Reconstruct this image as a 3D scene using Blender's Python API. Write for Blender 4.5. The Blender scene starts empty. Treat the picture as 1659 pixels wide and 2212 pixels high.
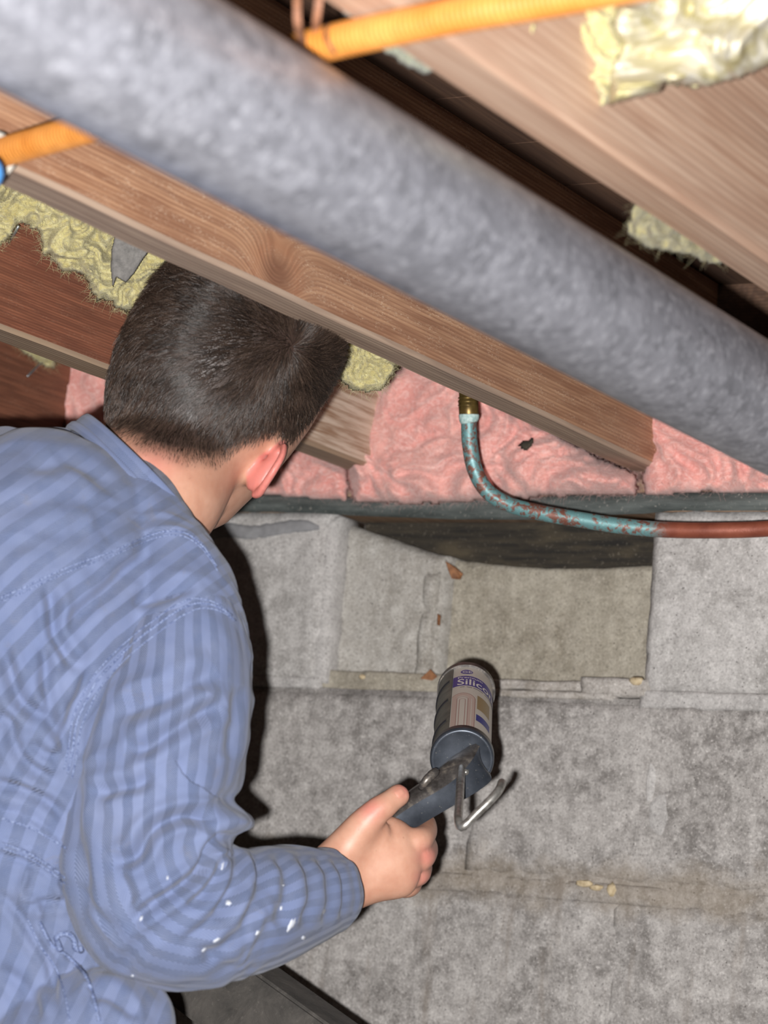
import bpy, bmesh, math, random
import numpy as np
from mathutils import Vector, Matrix
from mathutils.bvhtree import BVHTree

# ------------------------------------------------------------------ camera
IW, IH = 1659.0, 2212.0
FPX = 5700.0                      # focal length in pixels of the 1659x2212 frame
VPJ = (4100.0, 2250.0)            # vanishing point of the floor joists
LEAN = 0.085
CXI, CYI = IW / 2, IH / 2
_Y = np.array([VPJ[0] - CXI, VPJ[1] - CYI, FPX]); _Y /= np.linalg.norm(_Y)
_Z = np.array([LEAN, -1.0, -(LEAN * _Y[0] - _Y[1]) / _Y[2]]); _Z /= np.linalg.norm(_Z)
_X = np.cross(_Y, _Z)
ROT = np.array([_X, _Y, _Z])      # camera axes (right, down, forward) -> world
CAM = np.array([1.5024, -2.5816, -0.4545])
RIGHT, DOWN, FWD = ROT[:, 0], ROT[:, 1], ROT[:, 2]

def ray(px, py):
    return ROT @ np.array([(px - CXI) / FPX, (py - CYI) / FPX, 1.0])
def P(px, py, d):
    return CAM + d * ray(px, py)
def on_plane(px, py, ax, v):
    r = ray(px, py)
    return CAM + (v - CAM[ax]) / r[ax] * r
def project(pts):
    c = (np.asarray(pts) - CAM) @ ROT
    return np.stack([c[:, 0] / c[:, 2] * FPX + CXI, c[:, 1] / c[:, 2] * FPX + CYI], 1), c[:, 2]

scene = bpy.context.scene
COL = scene.collection
cam_data = bpy.data.cameras.new('camera')
cam = bpy.data.objects.new('camera', cam_data); COL.objects.link(cam)
m4 = Matrix.Identity(4)
for i in range(3):
    m4[i][0] = RIGHT[i]; m4[i][1] = -DOWN[i]; m4[i][2] = -FWD[i]; m4[i][3] = CAM[i]
cam.matrix_world = m4
cam_data.sensor_fit = 'VERTICAL'; cam_data.sensor_height = 22.2; cam_data.sensor_width = 22.2 * IW / IH
cam_data.lens = 22.2 * FPX / IH
cam_data.clip_start = 0.05; cam_data.clip_end = 50
cam_data.dof.use_dof = True; cam_data.dof.focus_distance = 2.45; cam_data.dof.aperture_fstop = 4.6
scene.camera = cam

# ------------------------------------------------------------------ world, flash, exposure
w = bpy.data.worlds.new('crawl_space_air'); scene.world = w; w.use_nodes = True
w.node_tree.nodes['Background'].inputs[0].default_value = (1.0, 0.93, 0.86, 1)
w.node_tree.nodes['Background'].inputs[1].default_value = 0.022
fl = bpy.data.lights.new('camera_flash', 'SPOT')
fl.energy = 420; fl.shadow_soft_size = 0.011; fl.color = (1.0, 0.98, 0.96)
fl.spot_size = math.radians(75); fl.spot_blend = 0.6
flo = bpy.data.objects.new('camera_flash', fl); COL.objects.link(flo)
mf = m4.copy()
fp = CAM - 0.047 * RIGHT + 0.032 * DOWN
for i in range(3): mf[i][3] = fp[i]
flo.matrix_world = mf
scene.view_settings.view_transform = 'Standard'; scene.view_settings.look = 'None'
scene.view_settings.exposure = 0.0; scene.view_settings.gamma = 1.0
scene.view_settings.use_curve_mapping = False

# ------------------------------------------------------------------ helpers
rng = np.random.default_rng(7)
random.seed(7)

def lin(r, g, b):
    f = lambda c: (c / 255 / 12.92) if c / 255 <= 0.04045 else ((c / 255 + 0.055) / 1.055) ** 2.4
    return (f(r), f(g), f(b), 1.0)

def link(o, parent=None):
    COL.objects.link(o)
    if parent is not None: o.parent = parent
    return o

def mesh_obj(name, verts, faces, mat, parent=None, smooth=True):
    me = bpy.data.meshes.new(name)
    me.from_pydata([tuple(map(float, v)) for v in verts], [], [tuple(map(int, f)) for f in faces])
    if mat is not None: me.materials.append(mat)
    if smooth: me.polygons.foreach_set('use_smooth', [True] * len(me.polygons))
    me.update()
    return link(bpy.data.objects.new(name, me), parent)

def bm_obj(name, bm, mat, parent=None, smooth=False):
    me = bpy.data.meshes.new(name); bm.to_mesh(me); bm.free()
    me.materials.append(mat)
    if smooth: me.polygons.foreach_set('use_smooth', [True] * len(me.polygons))
    return link(bpy.data.objects.new(name, me), parent)

def empty(name, loc=(0, 0, 0)):
    o = bpy.data.objects.new(name, None); o.empty_display_size = 0.05
    o.location = tuple(map(float, loc)); return link(o)

def adopt(child, parent):
    """parent a mesh whose vertices are in world space to an Empty standing elsewhere"""
    child.parent = parent
    child.matrix_parent_inverse = Matrix.Translation(-Vector(parent.location))
    return child

def tag(o, label, cat, group=None):
    o['label'] = label; o['category'] = cat
    if group: o['group'] = group
    return o
def struct(o, label):
    o['kind'] = 'structure'; o['label'] = label; return o

# --- numpy gradient noise
_perm = np.random.default_rng(3).permutation(256); _perm = np.concatenate([_perm, _perm, _perm])
_g = np.random.default_rng(4).normal(size=(256, 3)); _g /= np.linalg.norm(_g, axis=1)[:, None]
def noise3(p):
    p = np.asarray(p, float); i = np.floor(p).astype(int); f = p - i; i &= 255
    u = f * f * f * (f * (f * 6 - 15) + 10)
    out = 0
    for a in (0, 1):
        for b in (0, 1):
            for c in (0, 1):
                h = _perm[_perm[_perm[i[:, 0] + a] + i[:, 1] + b] + i[:, 2] + c]
                d = (_g[h] * (f - np.array([a, b, c]))).sum(1)
                wgt = (u[:, 0] if a else 1 - u[:, 0]) * (u[:, 1] if b else 1 - u[:, 1]) * (u[:, 2] if c else 1 - u[:, 2])
                out = out + wgt * d
    return out * 1.6
def fbm(p, o=4, gain=.5):
    s = 0; a = 1; p = np.asarray(p, float)
    for k in range(o):
        s = s + a * noise3(p * 2 ** k + 17.3 * k); a *= gain
    return s

# --- node shortcuts
class T:
    def __init__(s, name):
        s.m = bpy.data.materials.new(name); s.m.use_nodes = True
        s.nt = s.m.node_tree; s.b = s.nt.nodes['Principled BSDF']
        s.pos = s.n('ShaderNodeNewGeometry').outputs['Position']
    def n(s, typ, ins=None, **props):
        nd = s.nt.nodes.new(typ)
        for k, v in props.items(): setattr(nd, k, v)
        for k, v in (ins or {}).items(): s.put(nd.inputs[k], v)
        return nd
    def put(s, sock, v):
        if isinstance(v, bpy.types.NodeSocket): s.nt.links.new(v, sock)
        else: sock.default_value = v
    def setb(s, **kw):
        for k, v in kw.items(): s.put(s.b.inputs[k.replace('_', ' ')], v)
    def math(s, op, a, b=0.0, c=None, clamp=False):
        nd = s.n('ShaderNodeMath', operation=op, use_clamp=clamp); s.put(nd.inputs[0], a); s.put(nd.inputs[1], b)
        if c is not None: s.put(nd.inputs[2], c)
        return nd.outputs[0]
    def scale(s, v, sc, off=(0, 0, 0)):
        nd = s.n('ShaderNodeMapping'); s.put(nd.inputs[0], v); nd.inputs['Scale'].default_value = sc; nd.inputs['Location'].default_value = off
        return nd.outputs[0]
    def noise(s, v, scale, detail=4, rough=.55, dist=0.0):
        nd = s.n('ShaderNodeTexNoise'); s.put(nd.inputs['Vector'], v)
        nd.inputs['Scale'].default_value = scale; nd.inputs['Detail'].default_value = detail
        nd.inputs['Roughness'].default_value = rough; nd.inputs['Distortion'].default_value = dist
        return nd.outputs['Fac']
    def ramp(s, f, stops, interp='LINEAR'):
        nd = s.n('ShaderNodeValToRGB'); s.put(nd.inputs[0], f); e = nd.color_ramp.elements; nd.color_ramp.interpolation = interp
        while len(e) < len(stops): e.new(0.5)
        for k, (p, c) in enumerate(stops):
            e[k].position = p; e[k].color = c if hasattr(c, '__len__') else (c, c, c, 1)
        return nd.outputs[0]
    def mix(s, f, a, b, blend='MIX'):
        nd = s.n('ShaderNodeMix', data_type='RGBA', blend_type=blend)
        s.put(nd.inputs[0], f); s.put(nd.inputs[6], a); s.put(nd.inputs[7], b); return nd.outputs[2]
    def bump(s, h, strength=.5, dist=.002, normal=None):
        nd = s.n('ShaderNodeBump'); s.put(nd.inputs['Height'], h)
        nd.inputs['Strength'].default_value = strength; nd.inputs['Distance'].default_value = dist
        if normal is not None: s.put(nd.inputs['Normal'], normal)
        return nd.outputs[0]
    def attr(s, name):
        return s.n('ShaderNodeAttribute', attribute_name=name)
    def xyz(s, v):
        return s.n('ShaderNodeSeparateXYZ', {0: v}).outputs

# ------------------------------------------------------------------ materials of the setting
def concrete(name, base, dark, light, stain=0.0, warm=None):
    t = T(name); p = t.pos
    big = t.noise(p, 11, 6, .68, .5); mid = t.noise(p, 60, 4, .65); fine = t.noise(p, 330, 4, .75)
    streak = t.noise(t.scale(p, (60, 60, 7)), 1.0, 4, .6)
    c = t.mix(t.ramp(big, [(.38, 0.0), (.60, 1.0)]), dark, base)
    c = t.mix(t.ramp(mid, [(.40, 0.0), (.72, .75)]), c, light)
    c = t.mix(t.ramp(streak, [(.52, 0.0), (.74, .45)]), c, dark)
    c = t.mix(t.ramp(fine, [(.26, .9), (.47, 0.0), (.55, 0.0), (.74, .75)]), c,
              t.mix(t.math('GREATER_THAN', fine, .5), tuple(x * .45 for x in dark[:3]) + (1,), tuple(min(1, x * 1.35) for x in light[:3]) + (1,)))
    vor = t.n('ShaderNodeTexVoronoi', {'Vector': p, 'Scale': 210.0}, feature='F1')
    pit = t.ramp(vor.outputs['Distance'], [(.10, 1.0), (.22, 0.0)])
    sel = t.math('GREATER_THAN', t.noise(p, 110, 1), .60)
    pit = t.math('MULTIPLY', pit, sel)
    c = t.mix(t.math('MULTIPLY', pit, .7), c, lin(58, 54, 50))
    if stain:
        z = t.xyz(p)[2]
        d = t.math('ABSOLUTE', t.math('ADD', z, .409))
        d = t.math('ADD', d, t.math('MULTIPLY', t.math('SUBTRACT', t.noise(p, 16, 5, .65), .5), .11))
        f = t.ramp(d, [(.0, stain * .8), (.010, stain * .6), (.034, 0.0)])
        c = t.mix(f, c, lin(122, 108, 88))
        nz = t.noise(t.scale(p, (34, 34, 5)), 1.0, 3, .6)
        f2 = t.math('MULTIPLY', t.ramp(nz, [(.55, 0.0), (.7, .6)]), t.ramp(z, [(0.0, 1.0), (1.0, 1.0)]))
        c = t.mix(t.math('MULTIPLY', f2, t.math('LESS_THAN', z, -.40)), c, lin(112, 102, 92))
    t.setb(Base_Color=c, Roughness=.93)
    h = t.math('ADD', t.math('MULTIPLY', fine, .5), t.math('SUBTRACT', mid, pit))
    t.setb(Normal=t.bump(h, .55, .0016))
    return t.m
M_BLOCK = concrete('block_concrete', lin(146, 142, 139), lin(108, 104, 101), lin(184, 180, 177), .6)
M_BLOCK_PALE = concrete('pale_block_concrete', lin(164, 161, 159), lin(138, 135, 132), lin(192, 189, 187))
M_RECESS = concrete('olive_render', lin(146, 140, 127), lin(124, 117, 104), lin(166, 160, 148))
M_RECESS_A = concrete('grey_render', lin(154, 150, 144), lin(124, 119, 111), lin(178, 175, 170))
M_MORTAR = concrete('mortar', lin(154, 149, 144), lin(128, 121, 112), lin(184, 179, 175), .7)
M_SMEAR = concrete('pale_mortar', lin(164, 161, 159), lin(146, 143, 141), lin(184, 181, 179))

def wood(name, base, dark, light, knots=(), kerf=.3, grain=1.0, grey=0.0, chalk=None, gz=150, face='z'):
    """long grain along world y; face coordinate z (or x for undersides)"""
    t = T(name); x, y, z = t.xyz(t.pos)
    zz = z if face == 'z' else (x if face == 'x' else t.math('ADD', x, z)); warp = None
    for (ky, kz, a, r) in knots:
        dy = t.math('SUBTRACT', y, ky); dz = t.math('SUBTRACT', z, kz)
        r2 = t.math('ADD', t.math('MULTIPLY', dy, t.math('MULTIPLY', dy, .6)), t.math('MULTIPLY', dz, dz))
        g = t.math('POWER', 2.718, t.math('MULTIPLY', r2, -1.0 / (r * r)))
        zz = t.math('ADD', zz, t.math('MULTIPLY', g, a))
        warp = g if warp is None else t.math('MAXIMUM', warp, g)
    v = t.n('ShaderNodeCombineXYZ', {0: x, 1: t.math('MULTIPLY', y, .05), 2: zz}).outputs[0]
    n1 = t.noise(v, gz, 3, .6, .15)
    n2 = t.noise(t.scale(v, (1, .5, 1)), 26, 3, .5, .4)
    n3 = t.noise(t.pos, 7, 3)
    wv = t.n('ShaderNodeTexWave', {'Vector': v, 'Scale': gz * .55, 'Distortion': 2.2, 'Detail': 3.0, 'Detail Scale': .6}, bands_direction='Z').outputs['Fac']
    c = t.mix(t.ramp(n2, [(.3, 0.0), (.7, 1.0)]), base, light)
    c = t.mix(t.math('MULTIPLY', t.ramp(wv, [(.45, 0.0), (.95, .55)]), grain), c, dark)
    c = t.mix(t.ramp(n1, [(.42, .65), (.6, 0.0)]), c, dark)
    c = t.mix(t.ramp(n3, [(.35, 0.0), (.75, .5)]), c, base)
    if kerf:
        vk = t.n('ShaderNodeCombineXYZ', {0: t.math('MULTIPLY', x, 6), 1: t.math('ADD', y, t.math('MULTIPLY', z, -.12)), 2: t.math('MULTIPLY', z, 6)}).outputs[0]
        k1 = t.noise(vk, 260, 2, .5); k2 = t.noise(vk, 24, 2)
        f = t.math('MULTIPLY', t.ramp(k1, [(.55, 0.0), (.72, 1.0)]), t.ramp(k2, [(.45, 0.0), (.62, kerf)]))
        c = t.mix(f, c, lin(214, 186, 160))
    if warp is not None:
        c = t.mix(t.ramp(warp, [(.55, 0.0), (.95, .75)]), c, lin(96, 52, 28))
        c = t.mix(t.ramp(warp, [(.15, 0.0), (.5, .35), (.8, .1)]), c, lin(150, 88, 52))
    if grey:
        c = t.mix(t.math('MULTIPLY', t.ramp(t.noise(t.scale(t.pos, (18, 3, 18)), 1, 4), [(.3, .35), (.7, 1.0)]), grey), c, lin(150, 138, 128))
    if chalk:
        f = t.ramp(t.math('ADD', t.math('SUBTRACT', y, chalk[0]), t.math('MULTIPLY', t.math('SUBTRACT', n1, .5), .25)), [(0.0, 0.0), (chalk[1] - chalk[0], .85)])
        c = t.mix(f, c, t.mix(t.ramp(n1, [(.35, 0.0), (.6, 1.0)]), lin(150, 122, 98), lin(206, 190, 172)))
    t.setb(Base_Color=c, Roughness=.72)
    t.setb(Normal=t.bump(t.math('ADD', n1, t.math('MULTIPLY', wv, .4)), .35, .0012))
    return t.m

# ------------------------------------------------------------------ foundation wall
FLOOR_Z = -1.04
def block_mesh(x0, x1, z0, z1, y0, depth, seed, top=None, bev=.006, amp=.0012, step=.009):
    """a masonry unit: relief front face at y=y0 (towards -y), rounded arrises, optional profiled top"""
    nx = max(8, int((x1 - x0) / step)); nz = max(6, int((z1 - z0) / step))
    us = np.linspace(0, 1, nx + 1); vs = np.linspace(0, 1, nz + 1)
    V = []; F = []
    X, Zv = np.meshgrid(x0 + us * (x1 - x0), vs, indexing='ij')
    ztop = np.full(X.shape, z1) if top is None else np.interp(X, [a for a, b in top], [b for a, b in top])
    Zc = z0 + Zv * (ztop - z0)
    q = np.stack([X.ravel(), np.full(X.size, seed * 3.1), Zc.ravel()], 1)
    e = np.minimum.reduce([X - x0, x1 - X, Zc - z0, ztop - Zc]).ravel()
    rough = fbm(q * 40, 3) * amp + fbm(q * 8, 2) * amp * 1.2
    chip = np.clip(noise3(q * 55) - .25, 0, 1) * .006 * (e < .012)
    yy = y0 + rough + np.where(e < bev, (bev - e) ** 2 / bev * .8, 0) + chip
    edge_jit = fbm(q * 30 + 9, 2) * .0012
    Xr = X.ravel() + np.where(e < 1e-6, edge_jit, 0); Zr = Zc.ravel() + np.where(e < 1e-6, edge_jit, 0)
    V = np.stack([Xr, yy, Zr], 1).tolist()
    idx = lambda i, j: i * (nz + 1) + j
    for i in range(nx):
        for j in range(nz):
            F.append((idx(i, j), idx(i + 1, j), idx(i + 1, j + 1), idx(i, j + 1)))
    ring = [idx(i, 0) for i in range(nx + 1)] + [idx(nx, j) for j in range(1, nz + 1)] + [idx(i, nz) for i in range(nx - 1, -1, -1)] + [idx(0, j) for j in range(nz - 1, 0, -1)]
    b0 = len(V)
    for r in ring: V.append([V[r][0], y0 + depth, V[r][2]])
    n = len(ring)
    for k in range(n):
        F.append((ring[k], b0 + k, b0 + (k + 1) % n, ring[(k + 1) % n]))
    F.append([b0 + k for k in range(n)][::-1])
    return V, F

J = .0055  # half mortar joint
core_v, core_f = block_mesh(-2.45, 2.25, FLOOR_Z, -.2055, .0022, .19, 50, step=.03, amp=.0006)
wall = struct(mesh_obj('wall_front', core_v, core_f, M_BLOCK), 'grey concrete block foundation wall with smeared mortar joints')
def add_block(x0, x1, z0, z1, y0=0.0, depth=.12, mat=M_BLOCK, seed=0, top=None, **k):
    v, f = block_mesh(x0, x1, z0, z1, y0, depth, seed, top, **k)
    return mesh_obj('concrete_block', v, f, mat, wall)
sd = 0
for c in range(0, 5):
    zt = -.203 * c; zb = zt - .203
    off = -.07 if c % 2 == 0 else .133
    if c == 2: off = -.092
    k0 = int(math.floor((-2.3 - off) / .406)); x = off + k0 * .406
    while x < 2.0:
        sd += 1
        x0, x1 = x + J, x + .406 - J
        x += .406
        if c == 0 and abs(x0 - (-.07 + J)) < .02: continue       # the pocket
        mt = M_BLOCK_PALE if (c == 0) else M_BLOCK
        z1 = zt - (0.002 if c == 0 else J); z0 = max(zb + J, FLOOR_Z + .002)
        if c == 0 and abs(x0 - (.336 + J)) < .02: x0 = .336
        if c == 0 and x1 < 0: x1 += .004
        if c == 1: z1 -= .004
        if c == 2: z1 -= .010
        add_block(x0, x1, z0, z1, 0.0, .12, mt, sd, bev=(.0035 if c else .006))
# the broken pocket in the top course
yA, yB = .030, .056
topA = [tuple(on_plane(px, py, 1, yA)[[0, 2]]) for px, py in [(700, 1118), (745, 1130), (800, 1150), (850, 1166), (900, 1184), (950, 1197)]]
topB = [tuple(on_plane(px, py, 1, yB)[[0, 2]]) for px, py in [(905, 1188), (950, 1201), (1000, 1212), (1050, 1218), (1150, 1226), (1300, 1227), (1390, 1223), (1440, 1222)]]
add_block(-.085, .068, -.192, 0, yA, .09, M_RECESS_A, 71, top=topA, bev=.012, amp=.0022, step=.006)
add_block(.050, .352, -.192, 0, yB, .07, M_RECESS, 72, top=topB, bev=.003, amp=.0016, step=.006)
def mortar_piece(x0, x1, z0, z1, y0, seed, mat=M_MORTAR, bev=.0022, amp=.002):
    v, f = block_mesh(x0, x1, z0, z1, y0, .05, seed, None, bev, amp, .006)
    return mesh_obj('mortar_bed', v, f, mat, wall)
mortar_piece(-.075, .100, -.2060, -.184, .012, 81, M_RECESS, amp=.005)          # crumbling bed below the pocket
mortar_piece(.104, .262, -.1995, -.189, .008, 82, amp=.002)
mortar_piece(.10, .30, -.2085, -.2005, .002, 87, amp=.002)
mortar_piece(.262, .345, -.2035, -.184, .004, 83, amp=.003)
mortar_piece(-.50, -.07, -.2075, -.194, .001, 84, M_SMEAR, amp=.0016)
mortar_piece(.335, .95, -.2145, -.196, -.0012, 85, M_SMEAR, amp=.0016)
mortar_piece(-.3, .95, -.4250, -.404, .0010, 86, M_BLOCK, amp=.0030)
# rounded mortar fillet on the end of the left block
v, f = block_mesh(-.092, -.062, -.200, -.006, .003, .06, 90, None, .010, .0012, .005)
mesh_obj('mortar_fillet', v, f, M_SMEAR, wall)
v, f = block_mesh(.040, .062, -.190, -.066, yA - .004, .03, 91, None, .008, .0022, .005)
mesh_obj('mortar_fillet', v, f, M_RECESS_A, wall)

# pale chip patch on the second course
def blob(name, cx, cz, rx, rz, y, th, mat, parent, seed, n=28):
    V = [(cx, y - th, cz)]; F = []
    for r in (.55, .85, 1.0):
        for k in range(n):
            a = 2 * math.pi * k / n
            rr = r * (1 + .22 * float(noise3([[math.cos(a) * 1.4 + seed, math.sin(a) * 1.4, seed]])[0]))
            V.append((cx + rx * rr * math.cos(a), y - th * (1 - r ** 3) + (.0012 if r == 1.0 else 0), cz + rz * rr * math.sin(a)))
    for k in range(n): F.append((0, 1 + k, 1 + (k + 1) % n))
    for q in (0, 1):
        for k in range(n):
            a, b = 1 + q * n + k, 1 + q * n + (k + 1) % n
            F.append((a, a + n, b + n, b))
    F = [tuple(reversed(q)) for q in F]
    return mesh_obj(name, V, F, mat, parent)
c = on_plane(1422, 1760, 1, 0); blob('mortar_splash', c[0], c[2], .012, .022, .0, .0022, M_SMEAR, wall, 3)
c = on_plane(1405, 1690, 1, 0); blob('mortar_splash', c[0], c[2], .006, .022, .0, .0014, M_SMEAR, wall, 5)

# floor of the crawl space
t = T('dirt'); n1 = t.noise(t.pos, 14, 6, .65)
t.setb(Base_Color=t.ramp(n1, [(.3, lin(70, 58, 46)), (.7, lin(112, 96, 78))]), Roughness=1.0, Normal=t.bump(n1, .8, .02))
fv, ff = [], []
gx = np.linspace(-2.45, 2.25, 60); gy = np.linspace(-2.9, .0, 50)
for a in gx:
    for b in gy: fv.append((a, b, 0))
fv = np.array(fv); fv[:, 2] = FLOOR_Z - .012 + fbm(fv * 4 + .5, 4) * .008
for i in range(59):
    for j in range(49): ff.append((i * 50 + j, (i + 1) * 50 + j, (i + 1) * 50 + j + 1, i * 50 + j + 1))
struct(mesh_obj('floor', fv, ff, t.m), 'brown dirt floor of the crawl space')

# ------------------------------------------------------------------ timber: beam in the pocket, sill, shield, joists, subfloor
def box(name, x0, x1, y0, y1, z0, z1, mat, parent=None, bev=.002, seg=2):
    bm = bmesh.new(); bmesh.ops.create_cube(bm, size=1)
    for v in bm.verts:
        v.co = Vector(((x0, x1)[v.co.x > 0], (y0, y1)[v.co.y > 0], (z0, z1)[v.co.z > 0]))
    if bev: bmesh.ops.bevel(bm, geom=bm.edges[:], offset=bev, segments=seg, affect='EDGES')
    return bm_obj(name, bm, mat, parent)
t = T('mouldy_timber'); p = t.pos
n1 = t.noise(t.scale(p, (10, 40, 130)), 1, 5, .7); n2 = t.noise(p, 260, 2, .7); n3 = t.noise(t.scale(p, (14, 14, 40)), 1, 4)
c = t.mix(t.ramp(n1, [(.35, 0.0), (.7, 1.0)]), lin(24, 21, 18), lin(58, 51, 40))
c = t.mix(t.ramp(n3, [(.5, 0.0), (.72, .6)]), c, lin(84, 74, 56))
c = t.mix(t.ramp(n2, [(.62, 0.0), (.75, .5)]), c, lin(120, 112, 100))
t.setb(Base_Color=c, Roughness=.9, Normal=t.bump(n1, .6, .003)); M_MOULD = t.m
struct(box('trim_1', -2.4, 2.2, .082, .118, -.16, .0, M_MOULD, None, .003), 'black mouldy timber exposed in the pocket of the wall')
M_SILL = wood('sill_wood', lin(150, 122, 98), lin(110, 82, 60), lin(170, 142, 116), kerf=0)
struct(box('trim_2', -2.4, 2.2, .03, .12, .003, .0395, M_SILL, None, .003), 'wooden sill plate on top of the block wall')

t = T('dull_flashing'); n1 = t.noise(t.scale(t.pos, (14, 60, 90)), 1, 5, .65); n2 = t.noise(t.pos, 300, 2)
c = t.mix(t.ramp(n1, [(.35, 0.0), (.7, 1.0)]), lin(66, 72, 71), lin(110, 116, 114))
c = t.mix(t.ramp(n2, [(.64, 0.0), (.76, .6)]), c, lin(176, 172, 164))
t.setb(Base_Color=c, Roughness=.5, Metallic=.35, Normal=t.bump(n1, .3, .002)); M_FLASH = t.m
sx = np.linspace(-2.4, 2.2, 500)
wz = np.interp(sx, [-2.4, -.15, -.05, .1, .19, .26, .36, 2.2], [.0165, .0160, .0128, .0090, .0108, .0150, .0158, .0165]) + fbm(np.stack([sx * 9, sx * 0, sx * 0], 1), 3) * .0007
hb = np.interp(sx, [-2.4, -.11, -.06, .12, .20, .33, .36, 2.2], [.0195, .0195, .020, .022, .024, .022, .0195, .0195])
yo = -.011 - .004 * np.abs(fbm(np.stack([sx * 6, sx * 0 + 3, sx * 0], 1), 2))
rows = [(.10, .0012), (.0, .0012), (1, 0), (2, 0), (3, 0), (4, 0)]
V = []; F = []
for k in range(len(sx)):
    prof = [(.10, wz[k] - .0005), (.012, wz[k]), (yo[k] + .002, wz[k] + .001), (yo[k], wz[k] - .0015), (yo[k] - .001, wz[k] - hb[k] * .5), (yo[k] + .001, wz[k] - hb[k]),
            (yo[k] + .0025, wz[k] - hb[k]), (yo[k] + .0015, wz[k] - hb[k] * .5), (yo[k] + .003, wz[k] - .003), (.012, wz[k] - .0015), (.10, wz[k] - .002)]
    V += [(sx[k], a, b) for a, b in prof]
m = 11
for k in range(len(sx) - 1):
    for q in range(m - 1): F.append((k * m + q, (k + 1) * m + q, (k + 1) * m + q + 1, k * m + q + 1))
struct(mesh_obj('trim_3', V, F, M_FLASH), 'dull grey-green metal flashing strip along the top of the wall')

JZ0, JZ1 = .04, .275
kn = on_plane(600, 600, 0, .351)
kn2 = on_plane(180, 150, 0, .351)
W_J2 = wood('joist_wood_warm', lin(164, 120, 90), lin(112, 66, 42), lin(188, 146, 112), knots=[(kn[1], kn[2] + .002, .035, .030)], kerf=.75, grain=.9, grey=.12)
W_J3 = wood('joist_wood_red', lin(124, 74, 54), lin(84, 48, 34), lin(140, 88, 64), kerf=.12, grain=1.0, gz=220, chalk=(-.42, -.24))
W_J4 = wood('joist_wood_red_dull', lin(118, 72, 52), lin(80, 46, 32), lin(132, 84, 62), kerf=.12, grain=1.0, gz=220)
W_J1 = wood('joist_wood_tan', lin(182, 148, 124), lin(148, 106, 80), lin(196, 166, 144), kerf=.0, grain=.75, grey=.30, gz=90, face='xz')
W_UND2 = wood('joist_underside_grey', lin(164, 136, 114), lin(112, 84, 66), lin(184, 158, 136), kerf=0, grain=.9, grey=.40, gz=110, face='x')
W_UND3 = wood('joist_underside_tan', lin(150, 120, 92), lin(118, 88, 64), lin(166, 140, 112), kerf=0, grain=.6, grey=.5, gz=110, face='x')
def joist(x0, x1, y0, mside, mund, label, seed):
    bm = bmesh.new()
    ys = np.linspace(y0, .10, 90)
    r = .004
    prof = [(x1, JZ1), (x0, JZ1), (x0, JZ0 + r), (x0 + r, JZ0), (x1 - r, JZ0), (x1, JZ0 + r)]
    rings = []
    for y in ys:
        q = np.array([[y * 5, seed, 0], [y * 5, seed, 9]])
        dx, dz = noise3(q) * .0018
        rings.append([bm.verts.new((a + dx, y, b + (dz if b < .1 else 0))) for a, b in prof])
    for k in range(len(ys) - 1):
        for q in range(6):
            a, b = q, (q + 1) % 6
            f = bm.faces.new((rings[k][a], rings[k][b], rings[k + 1][b], rings[k + 1][a]))
            f.material_index = 1 if q in (2, 3, 4) else 0
            f.smooth = False
    bm.faces.new(rings[0][::-1]); bm.faces.new(rings[-1])
    bmesh.ops.recalc_face_normals(bm, faces=bm.faces[:])
    o = bm_obj('floor_joist', bm, mside); o.data.materials.append(mund)
    return tag(o, label, 'joist', 'floor joists overhead')
joist(.746, .786, -2.3, W_J1, W_J1, 'pale tan floor joist behind the yellow hose, above the metal duct', 1)
joist(.310, .350, -1.335, W_J2, W_UND2, 'knotty warm brown floor joist that crosses over the top of the head', 2)
joist(-.034, .008, -2.3, W_J3, W_UND3, 'dark red-brown floor joist behind the head and the ragged yellow wool', 3)
joist(-.425, -.385, -2.3, W_J4, W_UND3, 'dark red-brown floor joist with a steel wire sticking out, past the pink batt', 4)

W_SUB = wood('subfloor_wood', lin(84, 60, 44), lin(58, 38, 27), lin(98, 72, 54), kerf=0)
bm = bmesh.new()
ceil = struct(box('ceiling', -2.4, 2.2, -2.4, .12, .2975, .3015, W_SUB, None, 0), 'rough plank subfloor above the joists')
yy = -2.4
while yy < .1:
    y1 = min(yy + .1392, .118)
    box('plank', -2.4, 2.2, yy, y1, .2755, .297, W_SUB, ceil, .0006, 1); yy += .14
rim = box('trim_4', -2.4, 2.2, .102, .14, .04, .275, W_SUB, None, .002); struct(rim, 'rim board closing the joist ends')
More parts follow.
